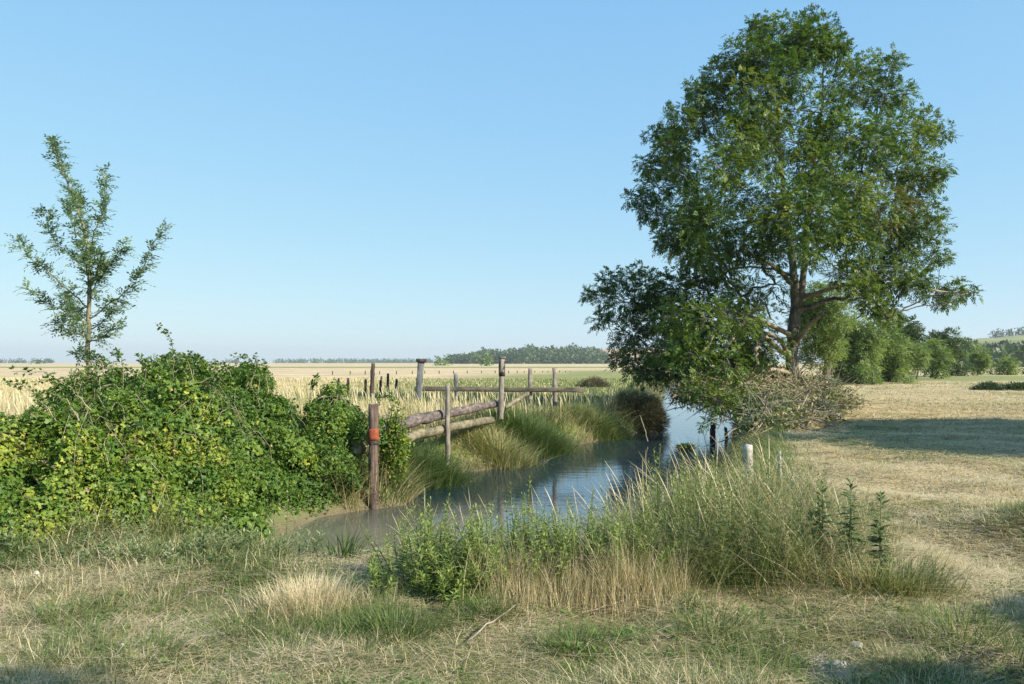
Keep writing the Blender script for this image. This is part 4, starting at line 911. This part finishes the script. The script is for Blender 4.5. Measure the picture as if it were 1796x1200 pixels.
# leafy undergrowth mixed into the rank grass
m = 900; y = rng.uniform(5.95, 8.9, m); x = rng.uniform(-.12, .47, m) * y - .25 * fbm(np.arange(m) * .37, np.arange(m) * .11, 9) * (rng.random(m) < .7); k_ = (sdist(x, y) > .05) & (rng.random(m) < weed_d(x, y) * 1.1); x, y = x[k_], y[k_]; m = len(x); nl_ = 44
hh = weed_h(x, y) * rng.uniform(.45, 1.12, m); la = rng.uniform(0, 6.28, m); ln = np.abs(rng.normal(.12, .12, m)) * hh
tt = np.linspace(.15, 1, nl_)[None, :]; an = rng.uniform(0, 6.28, (m, 1)) + np.arange(nl_)[None, :] * 2.4
px_ = x[:, None] + np.cos(la)[:, None] * ln[:, None] * tt ** 2; py_ = y[:, None] + np.sin(la)[:, None] * ln[:, None] * tt ** 2; pz_ = gz(x, y)[:, None] + hh[:, None] * tt
lp_ = np.stack([px_, py_, pz_], -1).reshape(-1, 3) + rng.normal(0, .008, (m * nl_, 3)); ld_ = np.stack([np.cos(an), np.sin(an), np.broadcast_to(.15 + .9 * tt ** 4, an.shape)], -1).reshape(-1, 3) + rng.normal(0, .25, (m * nl_, 3))
ls_ = (np.interp(tt, [.15, .5, 1], [.8, 1.1, .4]) * rng.uniform(.6, 1.3, (m, 1)) * np.ones((m, nl_))).ravel()
vv = np.clip(np.repeat(rng.normal(.45, .22, m), nl_) + rng.normal(0, .12, m * nl_), 0, 1)
emit('undergrowth', 'small leaved olive weeds crowding the mound on the near bank', [leaf_quads(lp_, ld_, np.array([0, 0, 1.]) + rdir(m * nl_) * .4, ls_ * .06, ls_ * .017, vv)], 'olive_leaf', 'weeds')

n = 420
y = rng.uniform(6.2, 9.2, n); x = np.where(rng.random(n) < .25, rng.uniform(-.14, .2, n), rng.uniform(.12, .44, n)) * y
k_ = sdist(x, y) > .05; x, y = x[k_], y[k_]; n = len(x)
emit('dry_stalks', 'thin dry grass stalks with seed heads leaning over the weedy strip', [blades(np.stack([x, y, gz(x, y)], 1), rng.uniform(.55, 1.0, n) * np.interp(x / y, [-.14, .1, .2, .34, .44], [.7, .8, 1.1, 1.15, .6]), rng.uniform(.006, .010, n), np.abs(rng.normal(.26, .18, n)), rng.uniform(.0, .45, n), rng.normal(2.9, 1.2, n), rng.uniform(.55, .97, n), 10, [.26, .25, .24, .23, .22, .22, .55, .9, .7, .1])])
n = 5200   # tan dead clumps
cx = np.array([-.02, .12, .55, .7, .92, 1.0]); cy = np.array([6.0, 5.9, 6.0, 5.95, 5.9, 6.0]); i = rng.integers(0, 6, n)
x = cx[i] + rng.normal(0, .17, n); y = cy[i] + rng.normal(0, .17, n)
emit('dead_grass', 'upright tan dead grass tufts in front of the green weeds', [blades(np.stack([x, y, gz(x, y)], 1), rng.uniform(.08, .46, n) * (.55 + .9 * vnoise(x * 5, y * 5, 9)), rng.uniform(.003, .006, n), np.abs(rng.normal(.16, .14, n)), rng.uniform(0, .4, n), rng.uniform(0, 6.28, n), rng.uniform(.62, .9, n), 5)])

# herbs and rank grass along the foot of the brambles
m = 420; y = rng.uniform(6.8, 9.0, m); x = rng.uniform(-.68, -.29, m) * y; k_ = (sdist(x, y) > .1) & (sdist(x, y, BP) > -.9); x, y = x[k_], y[k_]; m = len(x); nl_ = 30
hh = rng.uniform(.08, .32, m) * np.interp(y, [6.7, 7.8, 8.8], [.6, 1.1, 1.8]); la = rng.uniform(0, 6.28, m); ln = np.abs(rng.normal(.2, .2, m)) * hh
tt = np.linspace(.1, 1, nl_)[None, :]; an = rng.uniform(0, 6.28, (m, 1)) + np.arange(nl_)[None, :] * 2.4
lp_ = np.stack([x[:, None] + np.cos(la)[:, None] * ln[:, None] * tt ** 2, y[:, None] + np.sin(la)[:, None] * ln[:, None] * tt ** 2, gz(x, y)[:, None] + hh[:, None] * tt], -1).reshape(-1, 3) + rng.normal(0, .012, (m * nl_, 3))
ld_ = np.stack([np.cos(an), np.sin(an), np.broadcast_to(.2 + .9 * tt ** 4, an.shape)], -1).reshape(-1, 3) + rng.normal(0, .3, (m * nl_, 3))
ls_ = (np.interp(tt, [.1, .5, 1], [1, 1, .45]) * rng.uniform(.5, 1.3, (m, 1)) * np.ones((m, nl_))).ravel(); vv = np.clip(np.repeat(rng.normal(.45, .25, m), nl_) + rng.normal(0, .12, m * nl_), 0, 1)
emit('undergrowth', 'grey green herbs along the foot of the brambles', [leaf_quads(lp_, ld_, np.array([0, 0, 1.]) + rdir(m * nl_) * .5, ls_ * .07, ls_ * .02, vv)], 'grey_leaf', 'weeds')
n = 24000; y = rng.uniform(6.6, 9.0, n); x = rng.uniform(-.70, -.28, n) * y; nn_ = fbm(x * 1.1, y * 1.1, 190, 3); k_ = (sdist(x, y) > .1) & (sdist(x, y, BP) > -.8) & (rng.random(n) < sstep(.35, .6, nn_) + .12); x, y, nn_ = x[k_], y[k_], nn_[k_]; n = len(x)
emit('rank_grass', 'longer green and straw grass fringing the brambles', [blades(np.stack([x, y, gz(x, y) - .01], 1), rng.uniform(.06, .36, n) * np.interp(y, [6.6, 7.6, 8.6], [.5, 1.05, 1.7]), rng.uniform(.004, .009, n), np.abs(rng.normal(.4, .35, n)), rng.uniform(0, 1.0, n), rng.uniform(0, 6.28, n), np.where(rng.random(n) < .7, rng.uniform(.08, .52, n), rng.uniform(.55, 1, n)), 5)])
# broad leaved rosettes and clover in the verge
m = 1300; qx, qy = scatter(m, 3.3, 8.5, 1.0); nl_ = 16; qi = np.repeat(np.arange(m), nl_); an = rng.uniform(0, 6.28, m * nl_); el = rng.uniform(.05, .8, m * nl_); rs = np.repeat(rng.uniform(.4, 1.2, m), nl_)
o_ = np.stack([qx[qi] + rng.normal(0, .035, m * nl_), qy[qi] + rng.normal(0, .035, m * nl_), np.zeros(m * nl_)], 1); o_[:, 2] = gz(o_[:, 0], o_[:, 1]) + .015 + rng.random(m * nl_) * .03; k_ = (sdist(o_[:, 0], o_[:, 1]) > .2) & (fbm(qx * .8, qy * .8, 122, 3)[qi] > .44)
emit('verge_herbs', 'small broad leaved herbs between the verge grasses', [leaf_quads(o_[k_], np.stack([np.cos(an), np.sin(an), el], 1)[k_], (np.array([0, 0, 1.]) + rdir(m * nl_) * .4)[k_], (rs * rng.uniform(.03, .07, m * nl_))[k_], (rs * rng.uniform(.012, .024, m * nl_))[k_], rng.random(m * nl_)[k_] * .7)], 'weed_leaf', 'herbs')
# ------------------------------------------------------------------ single weeds
def leafy(name, label, cat, px, dd, top, nst, spread, mat, ll, lw, nleaf, group=None, stem='weed_leaf', droop=.0, opp=False, vmean=.55, x=None):
    b = P(px, 900, dd); b[2] = gz([b[0]], [b[1]])[0]
    ht = H - (top - 636) * dd / F - b[2]
    root = thing(name, label, cat, b, group); st, lp_, ld_, lv, ls = [], [], [], [], []
    for s_ in range(nst):
        o = rng.normal(0, spread, 2); hh = ht * (1 if s_ == 0 else rng.uniform(.55, .98))
        a = b + [o[0] * .45, o[1] * .45, -.02]; e = b + [o[0] * (1 if s_ else .2), o[1], hh]; m = (a + e) / 2 + [*(rng.normal(0, .03, 2)), .05]
        q = bezier(a, m, e, 10); st.append((q, np.linspace(.0065, .002, 10)))
        nl_ = int(nleaf * hh / ht); f = np.linspace(1.2, 8.95, nl_); k_ = np.minimum(f.astype(int), 8); fr = (f - k_)[:, None]
        p = q[k_] * (1 - fr) + q[k_ + 1] * fr
        an = (np.arange(nl_) // 2 * math.pi / 2 + np.arange(nl_) % 2 * math.pi if opp else np.arange(nl_) * 2.4) + rng.normal(0, .35, nl_)
        el = np.interp(np.linspace(0, 1, nl_), [0, .8, 1], [.15 - droop, .45 - droop, 1.2])
        lp_.append(p); ld_.append(np.stack([np.cos(an), np.sin(an), el + rng.normal(0, .2, nl_)], 1))
        ls.append(np.interp(np.linspace(0, 1, nl_), [0, .35, .8, 1], [.75, 1.1, .8, .45]) * rng.uniform(.8, 1.2, nl_)); lv.append(rng.normal(vmean, .2, nl_) + np.linspace(-.15, .25, nl_))
    lp_, ld_, ls, lv = map(np.concatenate, (lp_, ld_, ls, lv)); n = len(lp_)
    V, Q = tubes(st, 5); mesh_np('stem', V, Q, M['stem_green'], root)
    V, Q, v = leaf_quads(lp_, ld_, np.array([0, 0, 1.0]) + rdir(n) * .35, ls * ll, ls * lw, np.clip(lv, 0, 1)); mesh_np('leaves', V, Q, M[mat], root, v=v)
    return root
M['stem_green'] = wood_mat('stem_green', (0.10, 0.13, 0.05), (0.16, 0.19, 0.08), (0.25, 0.24, 0.12), (20, 20, 8), .2)
g = 'green willowherb clumps along the near bank'
for px, dd, top, nst, sp, lb in [
 (745, 6.7, 856, 9, .09, 'tallest green willowherb clump at the left end of the weedy strip'), (712, 6.6, 925, 7, .10, 'low green willowherb clump left of the tallest clump'), (790, 6.6, 892, 9, .10, 'green willowherb clump just right of the tallest clump'),
 (840, 6.7, 885, 9, .10, 'leafy green willowherb clump below the slim grey post'), (880, 6.6, 905, 9, .10, 'green willowherb clump left of the tan dead tufts'), (930, 6.9, 853, 5, .07, 'thin willowherb rising against dark reflection in the water'),
 (985, 6.8, 900, 7, .09, 'willowherb clump in front of the blue reflecting water'), (1040, 6.8, 882, 8, .09, 'willowherb clump in the middle of the blue reflecting water'), (1100, 6.8, 895, 9, .10, 'bright willowherb clump left of the concrete lump'),
 (1130, 6.6, 940, 8, .10, 'low bright willowherb clump below the concrete lump'), (1165, 7.6, 780, 4, .07, 'tall thin willowherb before the dark tree reflection'), (1235, 7.6, 770, 5, .08, 'tall leafy willowherb left of the wide white marker post'), (670, 6.6, 960, 5, .09, 'short sparse willowherb beside the dark reed tuft'),
 (855, 7.0, 872, 7, .10, 'willowherb clump behind the clump below the slim grey post'), (905, 6.9, 890, 8, .11, 'willowherb clump rising behind the tan dead tufts'), (960, 6.6, 912, 8, .11, 'broad willowherb clump between the thin one and the middle of the water'), (1010, 6.6, 905, 8, .11, 'willowherb clump left of the middle one, in front of the water'),
 (1065, 6.6, 915, 8, .11, 'willowherb clump right of the middle one, above the right tan tufts'), (1120, 7.2, 860, 6, .09, 'upright willowherb just left of the concrete lump'), (770, 7.0, 880, 7, .09, 'willowherb stems behind the tallest green clump'), (820, 6.4, 930, 8, .12, 'broad low willowherb in front of the clump below the slim grey post'), (1200, 7.3, 800, 5, .08, 'slender willowherb between the peeling stake and the mound'), (1270, 7.0, 840, 5, .09, 'slender willowherb on the mound left of the wide white post'),
 (815, 6.3, 985, 7, .10, 'low willowherb at the foot of the leafy clumps'), (765, 6.3, 985, 7, .10, 'low willowherb at the foot of the tallest clump'), (900, 6.4, 970, 6, .10, 'low willowherb among the tan dead tufts')]:
    leafy('willowherb', lb, 'weed', px, dd - (.5 if px < 1140 else .3), top + (8 if px < 860 else -14 if px < 1140 else 0), nst + 5, sp * 1.6, 'weed_leaf', .068, .017, 50, g, vmean=.72)
g = 'grey green docks and thistles at the left end of the water'
for px, dd, top, lb in [(500, 8.0, 868, 'tall grey green thistle in front of the rusty post, left of the water'), (470, 7.6, 905, 'grey green thistle at the right foot of the brambles'), (530, 7.3, 930, 'grey green thistle leaning over the muddy water corner'), (440, 7.3, 925, 'grey green thistle left of the other thistles'), (385, 7.2, 915, 'grey green thistle among bramble leaves')]:
    leafy('thistle', lb, 'weed', px, dd, top, 5, .10, 'grey_leaf', .10, .022, 24, g)
g = 'dark nettles on the right of the weedy strip'
for px, dd, top, lb in [(1440, 6.5, 848, 'left nettle of three on the right end of the weeds, leafiest'), (1493, 6.4, 842, 'tall nettle between the leafiest nettle and the right one'), (1545, 6.2, 868, 'right nettle standing alone above the mown straw'), (1395, 6.9, 880, 'dark nettle half sunk in the weeds below the narrow white stake'), (1330, 6.9, 880, 'dark nettle half sunk in the weeds below the wide white marker post')]:
    leafy('nettle', lb, 'nettle', px, dd, top, 3, .05, 'nettle_leaf', .115, .046, 44, g, droop=.35, opp=True, vmean=.4)
def tuft(name, label, px, dd, n, hmax, spread, v0, v1, wid, cat='grass tuft', lean=.2, group=None):
    b = P(px, 900, dd); b[2] = gz([b[0]], [b[1]])[0]
    x = b[0] + rng.normal(0, spread, n); y = b[1] + rng.normal(0, spread * .8, n)
    root = thing(name, label, cat, b, group)
    V, Q, v = blades(np.stack([x, y, gz(x, y) - .01], 1), hmax * rng.uniform(.35, 1, n), wid * rng.uniform(.7, 1.3, n), np.abs(rng.normal(lean, lean * .6, n)), rng.uniform(0, .6, n), np.arctan2(y - b[1], x - b[0]) + rng.normal(0, .5, n), rng.uniform(v0, v1, n), 6)
    mesh_np('blade', V, Q, M['grass'], root, v=v)
for px, dd, n_, hm, sp, v0, v1, lb in [(925, 20.3, 3600, .95, .38, 0, .32, 'tall dark green grass clump between the slanting plank and the water'), (965, 21.2, 2400, .75, .36, .1, .5, 'mixed green grass clump left of the free beam end'), (740, 15.5, 3600, .75, .5, 0, .25, 'low dark green grass clump under the lower rail'), (880, 18.2, 2600, .7, .4, .3, .75, 'yellowish grass clump draping the bank below the tall iron capped post'), (1050, 24.6, 2600, .6, .5, .15, .45, 'bright green grass clump on the bank left of the slanting stick')]:
    tuft('grass_clump', lb, px, dd, n_, hm, sp, v0, v1, .016, 'grass clump', lean=.45, group='grass clumps on the left bank')
tuft('reed_tuft', 'dark green reed tuft in the muddy water corner', 603, 7.2, 70, .36, .09, .0, .2, .014)
tuft('grass_tuft', 'golden dry grass tuft left of the dark reed tuft', 540, 5.7, 1500, .28, .16, .72, 1, .005)
tuft('grass_tuft', 'spreading green tuft in the foreground below the willowherb', 690, 5.2, 800, .24, .17, .08, .4, .007, lean=.5)
tuft('grass_tuft', 'small blue green tuft in front of the tan dead grass', 860, 5.5, 420, .22, .10, .1, .35, .006, lean=.4)
tuft('grass_tuft', 'green tuft at the lower left foreground', 250, 4.7, 700, .2, .16, .08, .4, .006, lean=.5)
tuft('grass_tuft', 'bright green tuft at the lower right of the lying straw', 1010, 4.9, 500, .18, .12, .1, .42, .006, lean=.5)
tuft('grass_tuft', 'large shaggy tuft of green and straw at the right end of the weeds', 1580, 5.9, 1500, .34, .16, .1, .7, .006, lean=.5)
tuft('grass_tuft', 'collapsed straw tuft spilling below the right nettle', 1520, 6.0, 500, .42, .13, .7, 1, .007, lean=1.0)
tuft('grass_tuft', 'green tuft by the lower right foreground edge', 1690, 5.0, 900, .25, .2, .08, .5, .006, lean=.5)
for px, dd, lb in [(610, 5.3, 'green tuft left of the spreading foreground tuft'), (420, 5.3, 'green tuft beside the bare earth patch'), (120, 5.6, 'broad green tuft near the left edge below the brambles'), (1240, 5.2, 'faded green tuft in the centre right foreground')]:
    tuft('grass_tuft', lb, px, dd, 600, .2, .15, .08, .5, .006, lean=.5)
root = thing('dandelion', 'single yellow flower in the grass below the reed tuft', 'flower', P(637, 1046, 5.95))
c = P(637, 1044, 5.95); a = np.arange(12) * 2 * math.pi / 12
d_ = np.stack([np.cos(a), np.sin(a), np.full(12, .3)], 1)
V, Q, v = leaf_quads(np.repeat(c[None], 12, 0), d_, np.tile([0., -.5, 1.], (12, 1)), np.full(12, .016), np.full(12, .009), np.full(12, .5)); mesh_np('petal', V, Q, M['petal'], root)
V, Q = tubes([(np.array([c - [0, 0, .18], c - [.01, 0, .1], c]), np.array([.002, .002, .002]))], 5); mesh_np('stem', V, Q, M['stem_green'], root)
for pts, lb in [([(1020, 1075), (1080, 1062), (1150, 1050)], 'long pale dead stem lying across the straw below the dead tufts'), ([(820, 1135), (870, 1095), (930, 1050)], 'bleached dead stem slanting through the foreground grass'), ([(325, 1045), (345, 1031), (400, 1040)], 'arched dead stem over the bare earth at left'), ([(1480, 1050), (1520, 1010), (1530, 1000)], 'thick dry stalk lying below the right nettle')]:
    q = []
    for px, py in pts:
        dd = H * F / (py - 636) * .985; c = P(px, py, dd); c[2] = gz([c[0]], [c[1]])[0] + .07; q.append(c)
    tube_thing('dead_stem', lb, 'dead stem', q, [.006, .006, .004], M['dead_branch'], 5, 10, .006)

# ------------------------------------------------------------------ far country
def hill(name, label, prof, d0, d1, mat):
    px = np.array([p[0] for p in prof], float); py = np.array([p[1] for p in prof], float)
    xs = np.linspace(px[0], px[-1], 60); hs = np.interp(xs, px, py); m = 24; Vh = []
    for j, s_ in enumerate(np.linspace(0, 1, m)):
        dd = d0 + (d1 - d0) * s_; f = math.sin(min(s_ / .75, 1) * math.pi / 2) if s_ < .75 else math.cos((s_ - .75) / .25 * math.pi / 2)
        ht = np.maximum((636 - hs) * (d0 + (d1 - d0) * .6) / F + 0, 0) * f
        Vh.append(np.stack([(xs - 898) * dd / F, np.full(60, dd), ht - .3 + fbm(xs * .05, np.full(60, j * .3), 12) * ht * .1], 1))
    i = (np.arange(m - 1)[:, None] * 60 + np.arange(59)[None, :]).ravel()
    o = mesh_np(name, np.concatenate(Vh), np.stack([i, i + 1, i + 61, i + 60], 1), mat, smooth=True); struct(o, label, 'hill')
    return lambda X_, Y_: None
def field_mat(name, a, b_, sc):
    m = bpy.data.materials.new(name); t = nt(m); gmn = t.nodes.new('ShaderNodeNewGeometry'); n1 = t.nodes.new('ShaderNodeTexNoise'); n1.inputs['Scale'].default_value = sc; n1.inputs['Detail'].default_value = 6
    t.links.new(gmn.outputs['Position'], n1.inputs['Vector']); r = ramp(t, [(.4, a), (.6, b_)]); t.links.new(n1.outputs['Fac'], r.inputs[0])
    bb = t.nodes.new('ShaderNodeBsdfPrincipled'); bb.inputs['Roughness'].default_value = 1; bb.inputs['Specular IOR Level'].default_value = 0
    t.links.new(r.outputs[0], bb.inputs['Base Color']); oo = t.nodes.new('ShaderNodeOutputMaterial'); t.links.new(bb.outputs[0], oo.inputs[0]); return m
M['hill_tan'] = field_mat('hill_tan', (.36, .26, .17), (.42, .31, .21), .01)
M['hill_green'] = field_mat('hill_green', (.16, .19, .08), (.24, .25, .12), .012)
pr1 = [(770,636),(800,634),(830,628),(860,625),(900,621),(940,617),(1000,616),(1040,612),(1080,611),(1150,610),(1250,616),(1350,636)]
hill('hills', 'low wooded hill with a bare tan top beyond the dry field', pr1, 1300, 2300, M['hill_tan'])
pr2 = [(1480,636),(1560,614),(1640,599),(1700,593),(1750,590),(1796,586),(1880,583),(2000,600),(2150,636)]
hill('hills', 'green farmed slope rising at the right edge', pr2, 700, 1500, M['hill_green'])
def far_wood(name, label, pts, q, size, mat='far_leaf', vm=.45):
    pts = np.array(pts); n = len(pts); per = q; idx = np.repeat(np.arange(n), per)
    s_ = size * rng.uniform(.6, 1.3, n); u = rdir(n * per); rr = rng.uniform(.5, 1.05, n * per)
    p = pts[idx] + np.stack([u[:, 0], u[:, 1], u[:, 2] * 1.05 + .9], 1) * (s_[idx] * rr * .5)[:, None]
    vb = rng.normal(vm, .15, n)[idx] + rng.normal(0, .12, n * per)
    V, Q, v = leaf_quads(p, nrm(u + rdir(n * per) * .6), rdir(n * per), s_[idx] * .32, s_[idx] * .22, np.clip(vb, 0, 1))
    stuff(mesh_np(name, V, Q, M[mat], v=v), label, 'woodland')
pts = []
for _ in range(900):
    px = rng.uniform(785, 1064) if rng.random() < .93 else rng.uniform(1060, 1320); s_ = rng.random()
    t0 = np.interp(px, [785, 820, 850, 868, 885, 905, 930, 960, 1000, 1040, 1064, 1320], [635, 631, 621, 620, 626, 617, 613, 616, 614, 617, 628, 632]) + 3.5 + rng.uniform(0, 5) + 7 * (float(vnoise(np.array(px * .045), np.array(3.0), 33)) - .5)
    pts.append(P(px, t0 + (637 - t0) * s_, 1290 - 300 * s_ + rng.uniform(-20, 20)))
far_wood('woodland', 'dark wood covering the low hill in the centre distance', pts, 55, 10)
pts = [P(px, 637, 2400 + rng.uniform(-100, 100)) for px in rng.uniform(480, 840, 330)] + [P(px, 637, 2300) for px in rng.uniform(-60, 95, 90)] + [P(px, 637, 2500) for px in rng.uniform(320, 420, 40)]
far_wood('treeline', 'thin blue tree line along the left horizon', pts, 30, 11)
pts = []
for _ in range(230):
    px = rng.uniform(1470, 1880); s_ = rng.random(); t0 = np.interp(px, [1470, 1690, 1740, 1796, 1880], [638, 630, 624, 626, 624])
    pts.append(P(px, t0 + (648 - t0) * s_, 520 - 200 * s_))
far_wood('woodland', 'dark wood at the foot of the green slope on the right', pts, 90, 7.5)
pts = [P(px, np.interp(px, [1740, 1796, 1880], [591, 586, 584]), 1180) for px in rng.uniform(1735, 1900, 50)]
far_wood('hedgerow', 'dark hedge line on the crest of the green slope', pts, 40, 9)
# farm building in front of the hill
bx = P(1076, 636, 900); root = thing('farm_building', 'white walled farm building with a low brown roof far beyond the pasture', 'building', bx)
def prism(x0, x1, y0, y1, z0, z1, zr=None):
    V = [(x0, y0, z0), (x1, y0, z0), (x1, y1, z0), (x0, y1, z0), (x0, y0, z1), (x1, y0, z1), (x1, y1, z1), (x0, y1, z1)]; Q = [(0, 1, 5, 4), (1, 2, 6, 5), (2, 3, 7, 6), (3, 0, 4, 7), (4, 5, 6, 7), (3, 2, 1, 0)]; T = []
    if zr is not None:
        ym = (y0 + y1) / 2; V += [(x0, ym, zr), (x1, ym, zr)]; Q = [(0, 1, 5, 4), (4, 5, 9, 8), (6, 7, 8, 9), (2, 3, 7, 6), (3, 2, 1, 0)]; T = [(4, 8, 7), (5, 6, 9)]
        Q += [(0, 4, 7, 3), (1, 2, 6, 5)]
    return np.array(V, float), np.array(Q), np.array(T) if T else None
V, Q, T = prism(bx[0] - 7, bx[0] + 9, bx[1], bx[1] + 10, 0, 4.6); mesh_np('wall', V, Q, M['white_paint'], root, T=T)
V, Q, T = prism(bx[0] - 7.6, bx[0] + 9.6, bx[1] - .6, bx[1] + 10.6, 4.62, 4.8, 7.0); mesh_np('roof', V, Q, M['roof_tile'], root, T=T)
V, Q, T = prism(bx[0] - 2, bx[0] + 1, bx[1] - .12, bx[1] - .02, .1, 3.0); mesh_np('door', V, Q, M['iron'], root, T=T)

# ------------------------------------------------------------------ trees beside the viewer, out of view, whose shade falls into it
def side_tree(name, label, x, y, ht, rx, n, low, dens=26, ll=.22, ry=None, cat='tree'):
    b = np.array([x, y, gz([x], [y])[0]]); root = thing(name, label, cat, b, 'roadside trees right of the view')
    c, r = auto_clumps((x, y, b[2] + ht * (.5 + low / 2)), rx * .8, ht * (.5 - low / 2) * .85, n, min(rx, ht / 2) * .36, .2, ry and ry * .8)
    tr_ = [(smooth_path([b, b + [.1, 0, ht * .4], b + [0, .1, ht * .85]], 10, .03), np.linspace(ht * .025, ht * .006, 10))]
    lm = grow(tr_, list(c), .02, .5, .04); V, Q = tubes(tr_ + lm, 6); mesh_np('trunk', V, Q, M['bark'], root, smooth=True)
    V, Q, v = foliage(c, r, dens / (ll * ll) * .75, ll * 2, 5, ll, ll * .45, np.full(len(c), .5)); mesh_np('crown', V, Q, M['far_leaf'], root, v=v)
side_tree('roadside_tree', 'broad tree right of the view shading the mown meadow', 22.5, 11.2, 10.0, 7.4, 110, .03, 17)
side_tree('roadside_tree', 'second broad tree right of the view shading the far meadow edge', 35, 15.5, 10, 6.0, 60, .1, 12)
side_tree('roadside_shrub', 'shrub right of the viewer shading the worn path at lower right', 5.7, 4.1, 1.7, .9, 30, .0, 16, .08, cat='shrub')
side_tree('roadside_shrub', 'shrub beside the viewer shading the chalky bottom edge', 4.2, 3.0, 2.0, .6, 22, .0, 16, .08, cat='shrub')
side_tree('roadside_tree', 'slim young tree behind the viewer shading the lower left edge', 5.4, -1.4, 7.2, 1.2, 40, .25, 20, .12)

hm = bpy.data.materials.new('haze_air'); t = nt(hm); pv = t.nodes.new('ShaderNodeVolumePrincipled'); pv.inputs['Color'].default_value = (.90, .95, .98, 1); pv.inputs['Density'].default_value = 0.00016; pv.inputs['Anisotropy'].default_value = .2
o = t.nodes.new('ShaderNodeOutputMaterial'); t.links.new(pv.outputs[0], o.inputs['Volume'])
V, Q, T = prism(-5600, 5600, -400, 5600, -4, 95); hz = mesh_np('haze', V, Q, hm); stuff(hz, 'thin summer haze lying over the whole plain', 'haze')
# ------------------------------------------------------------------ light, sky, camera
AZ, EL = math.radians(121), math.radians(34)    # sun azimuth measured clockwise from the view direction
sv = Vector((math.sin(AZ) * math.cos(EL), math.cos(AZ) * math.cos(EL), math.sin(EL)))
sun = bpy.data.lights.new('sun', 'SUN'); sun.energy = 4.8; sun.angle = math.radians(.53); sun.color = (1.0, .90, .76)
so = bpy.data.objects.new('sun', sun); C.objects.link(so); so.rotation_euler = sv.to_track_quat('Z', 'Y').to_euler(); so.location = (20, -10, 30)
w = bpy.data.worlds.new('World'); S.world = w; w.use_nodes = True; t = w.node_tree; t.nodes.clear()
sky = t.nodes.new('ShaderNodeTexSky'); sky.sky_type = 'NISHITA'; sky.sun_disc = False; sky.sun_elevation = EL; sky.sun_rotation = AZ
sky.air_density = 1.0; sky.dust_density = 0.3; sky.ozone_density = 2.5; sky.altitude = 0
EXPO = 0.9; ST = 0.12
sep = t.nodes.new('ShaderNodeSeparateColor'); com = t.nodes.new('ShaderNodeCombineColor'); t.links.new(sky.outputs[0], sep.inputs[0])
for ch, (pw, mu) in enumerate([(.559, .243), (.378, .428), (.155, .735)]):   # the camera's soft tone response to the bright sky
    a = t.nodes.new('ShaderNodeMath'); a.operation = 'POWER'; a.inputs[1].default_value = pw; t.links.new(sep.outputs[ch], a.inputs[0])
    m = t.nodes.new('ShaderNodeMath'); m.operation = 'MULTIPLY'; m.inputs[1].default_value = mu / (2 ** EXPO * ST); t.links.new(a.outputs[0], m.inputs[0]); t.links.new(m.outputs[0], com.inputs[ch])
bg = t.nodes.new('ShaderNodeBackground'); bg.inputs['Strength'].default_value = ST
ow = t.nodes.new('ShaderNodeOutputWorld'); t.links.new(com.outputs[0], bg.inputs[0]); t.links.new(bg.outputs[0], ow.inputs[0])
cam = bpy.data.cameras.new('camera'); co = bpy.data.objects.new('camera', cam); C.objects.link(co)
cam.sensor_width = 36; cam.lens = 36 * F / 1796; co.location = (0, 0, H); co.rotation_euler = (math.radians(90), 0, 0); cam.shift_y = 36 / 1796
cam.clip_start = .1; cam.clip_end = 20000
S.camera = co
S.view_settings.view_transform = 'Standard'; S.view_settings.look = 'None'; S.view_settings.exposure = EXPO; S.view_settings.gamma = 1
S.render.engine = 'CYCLES'
S.cycles.max_bounces = 6; S.cycles.diffuse_bounces = 3; S.cycles.glossy_bounces = 3; S.cycles.transmission_bounces = 4; S.cycles.use_denoising = True; S.cycles.denoiser = 'OPENIMAGEDENOISE'; S.cycles.denoising_input_passes = 'RGB_ALBEDO_NORMAL'; S.cycles.denoising_prefilter = 'NONE'
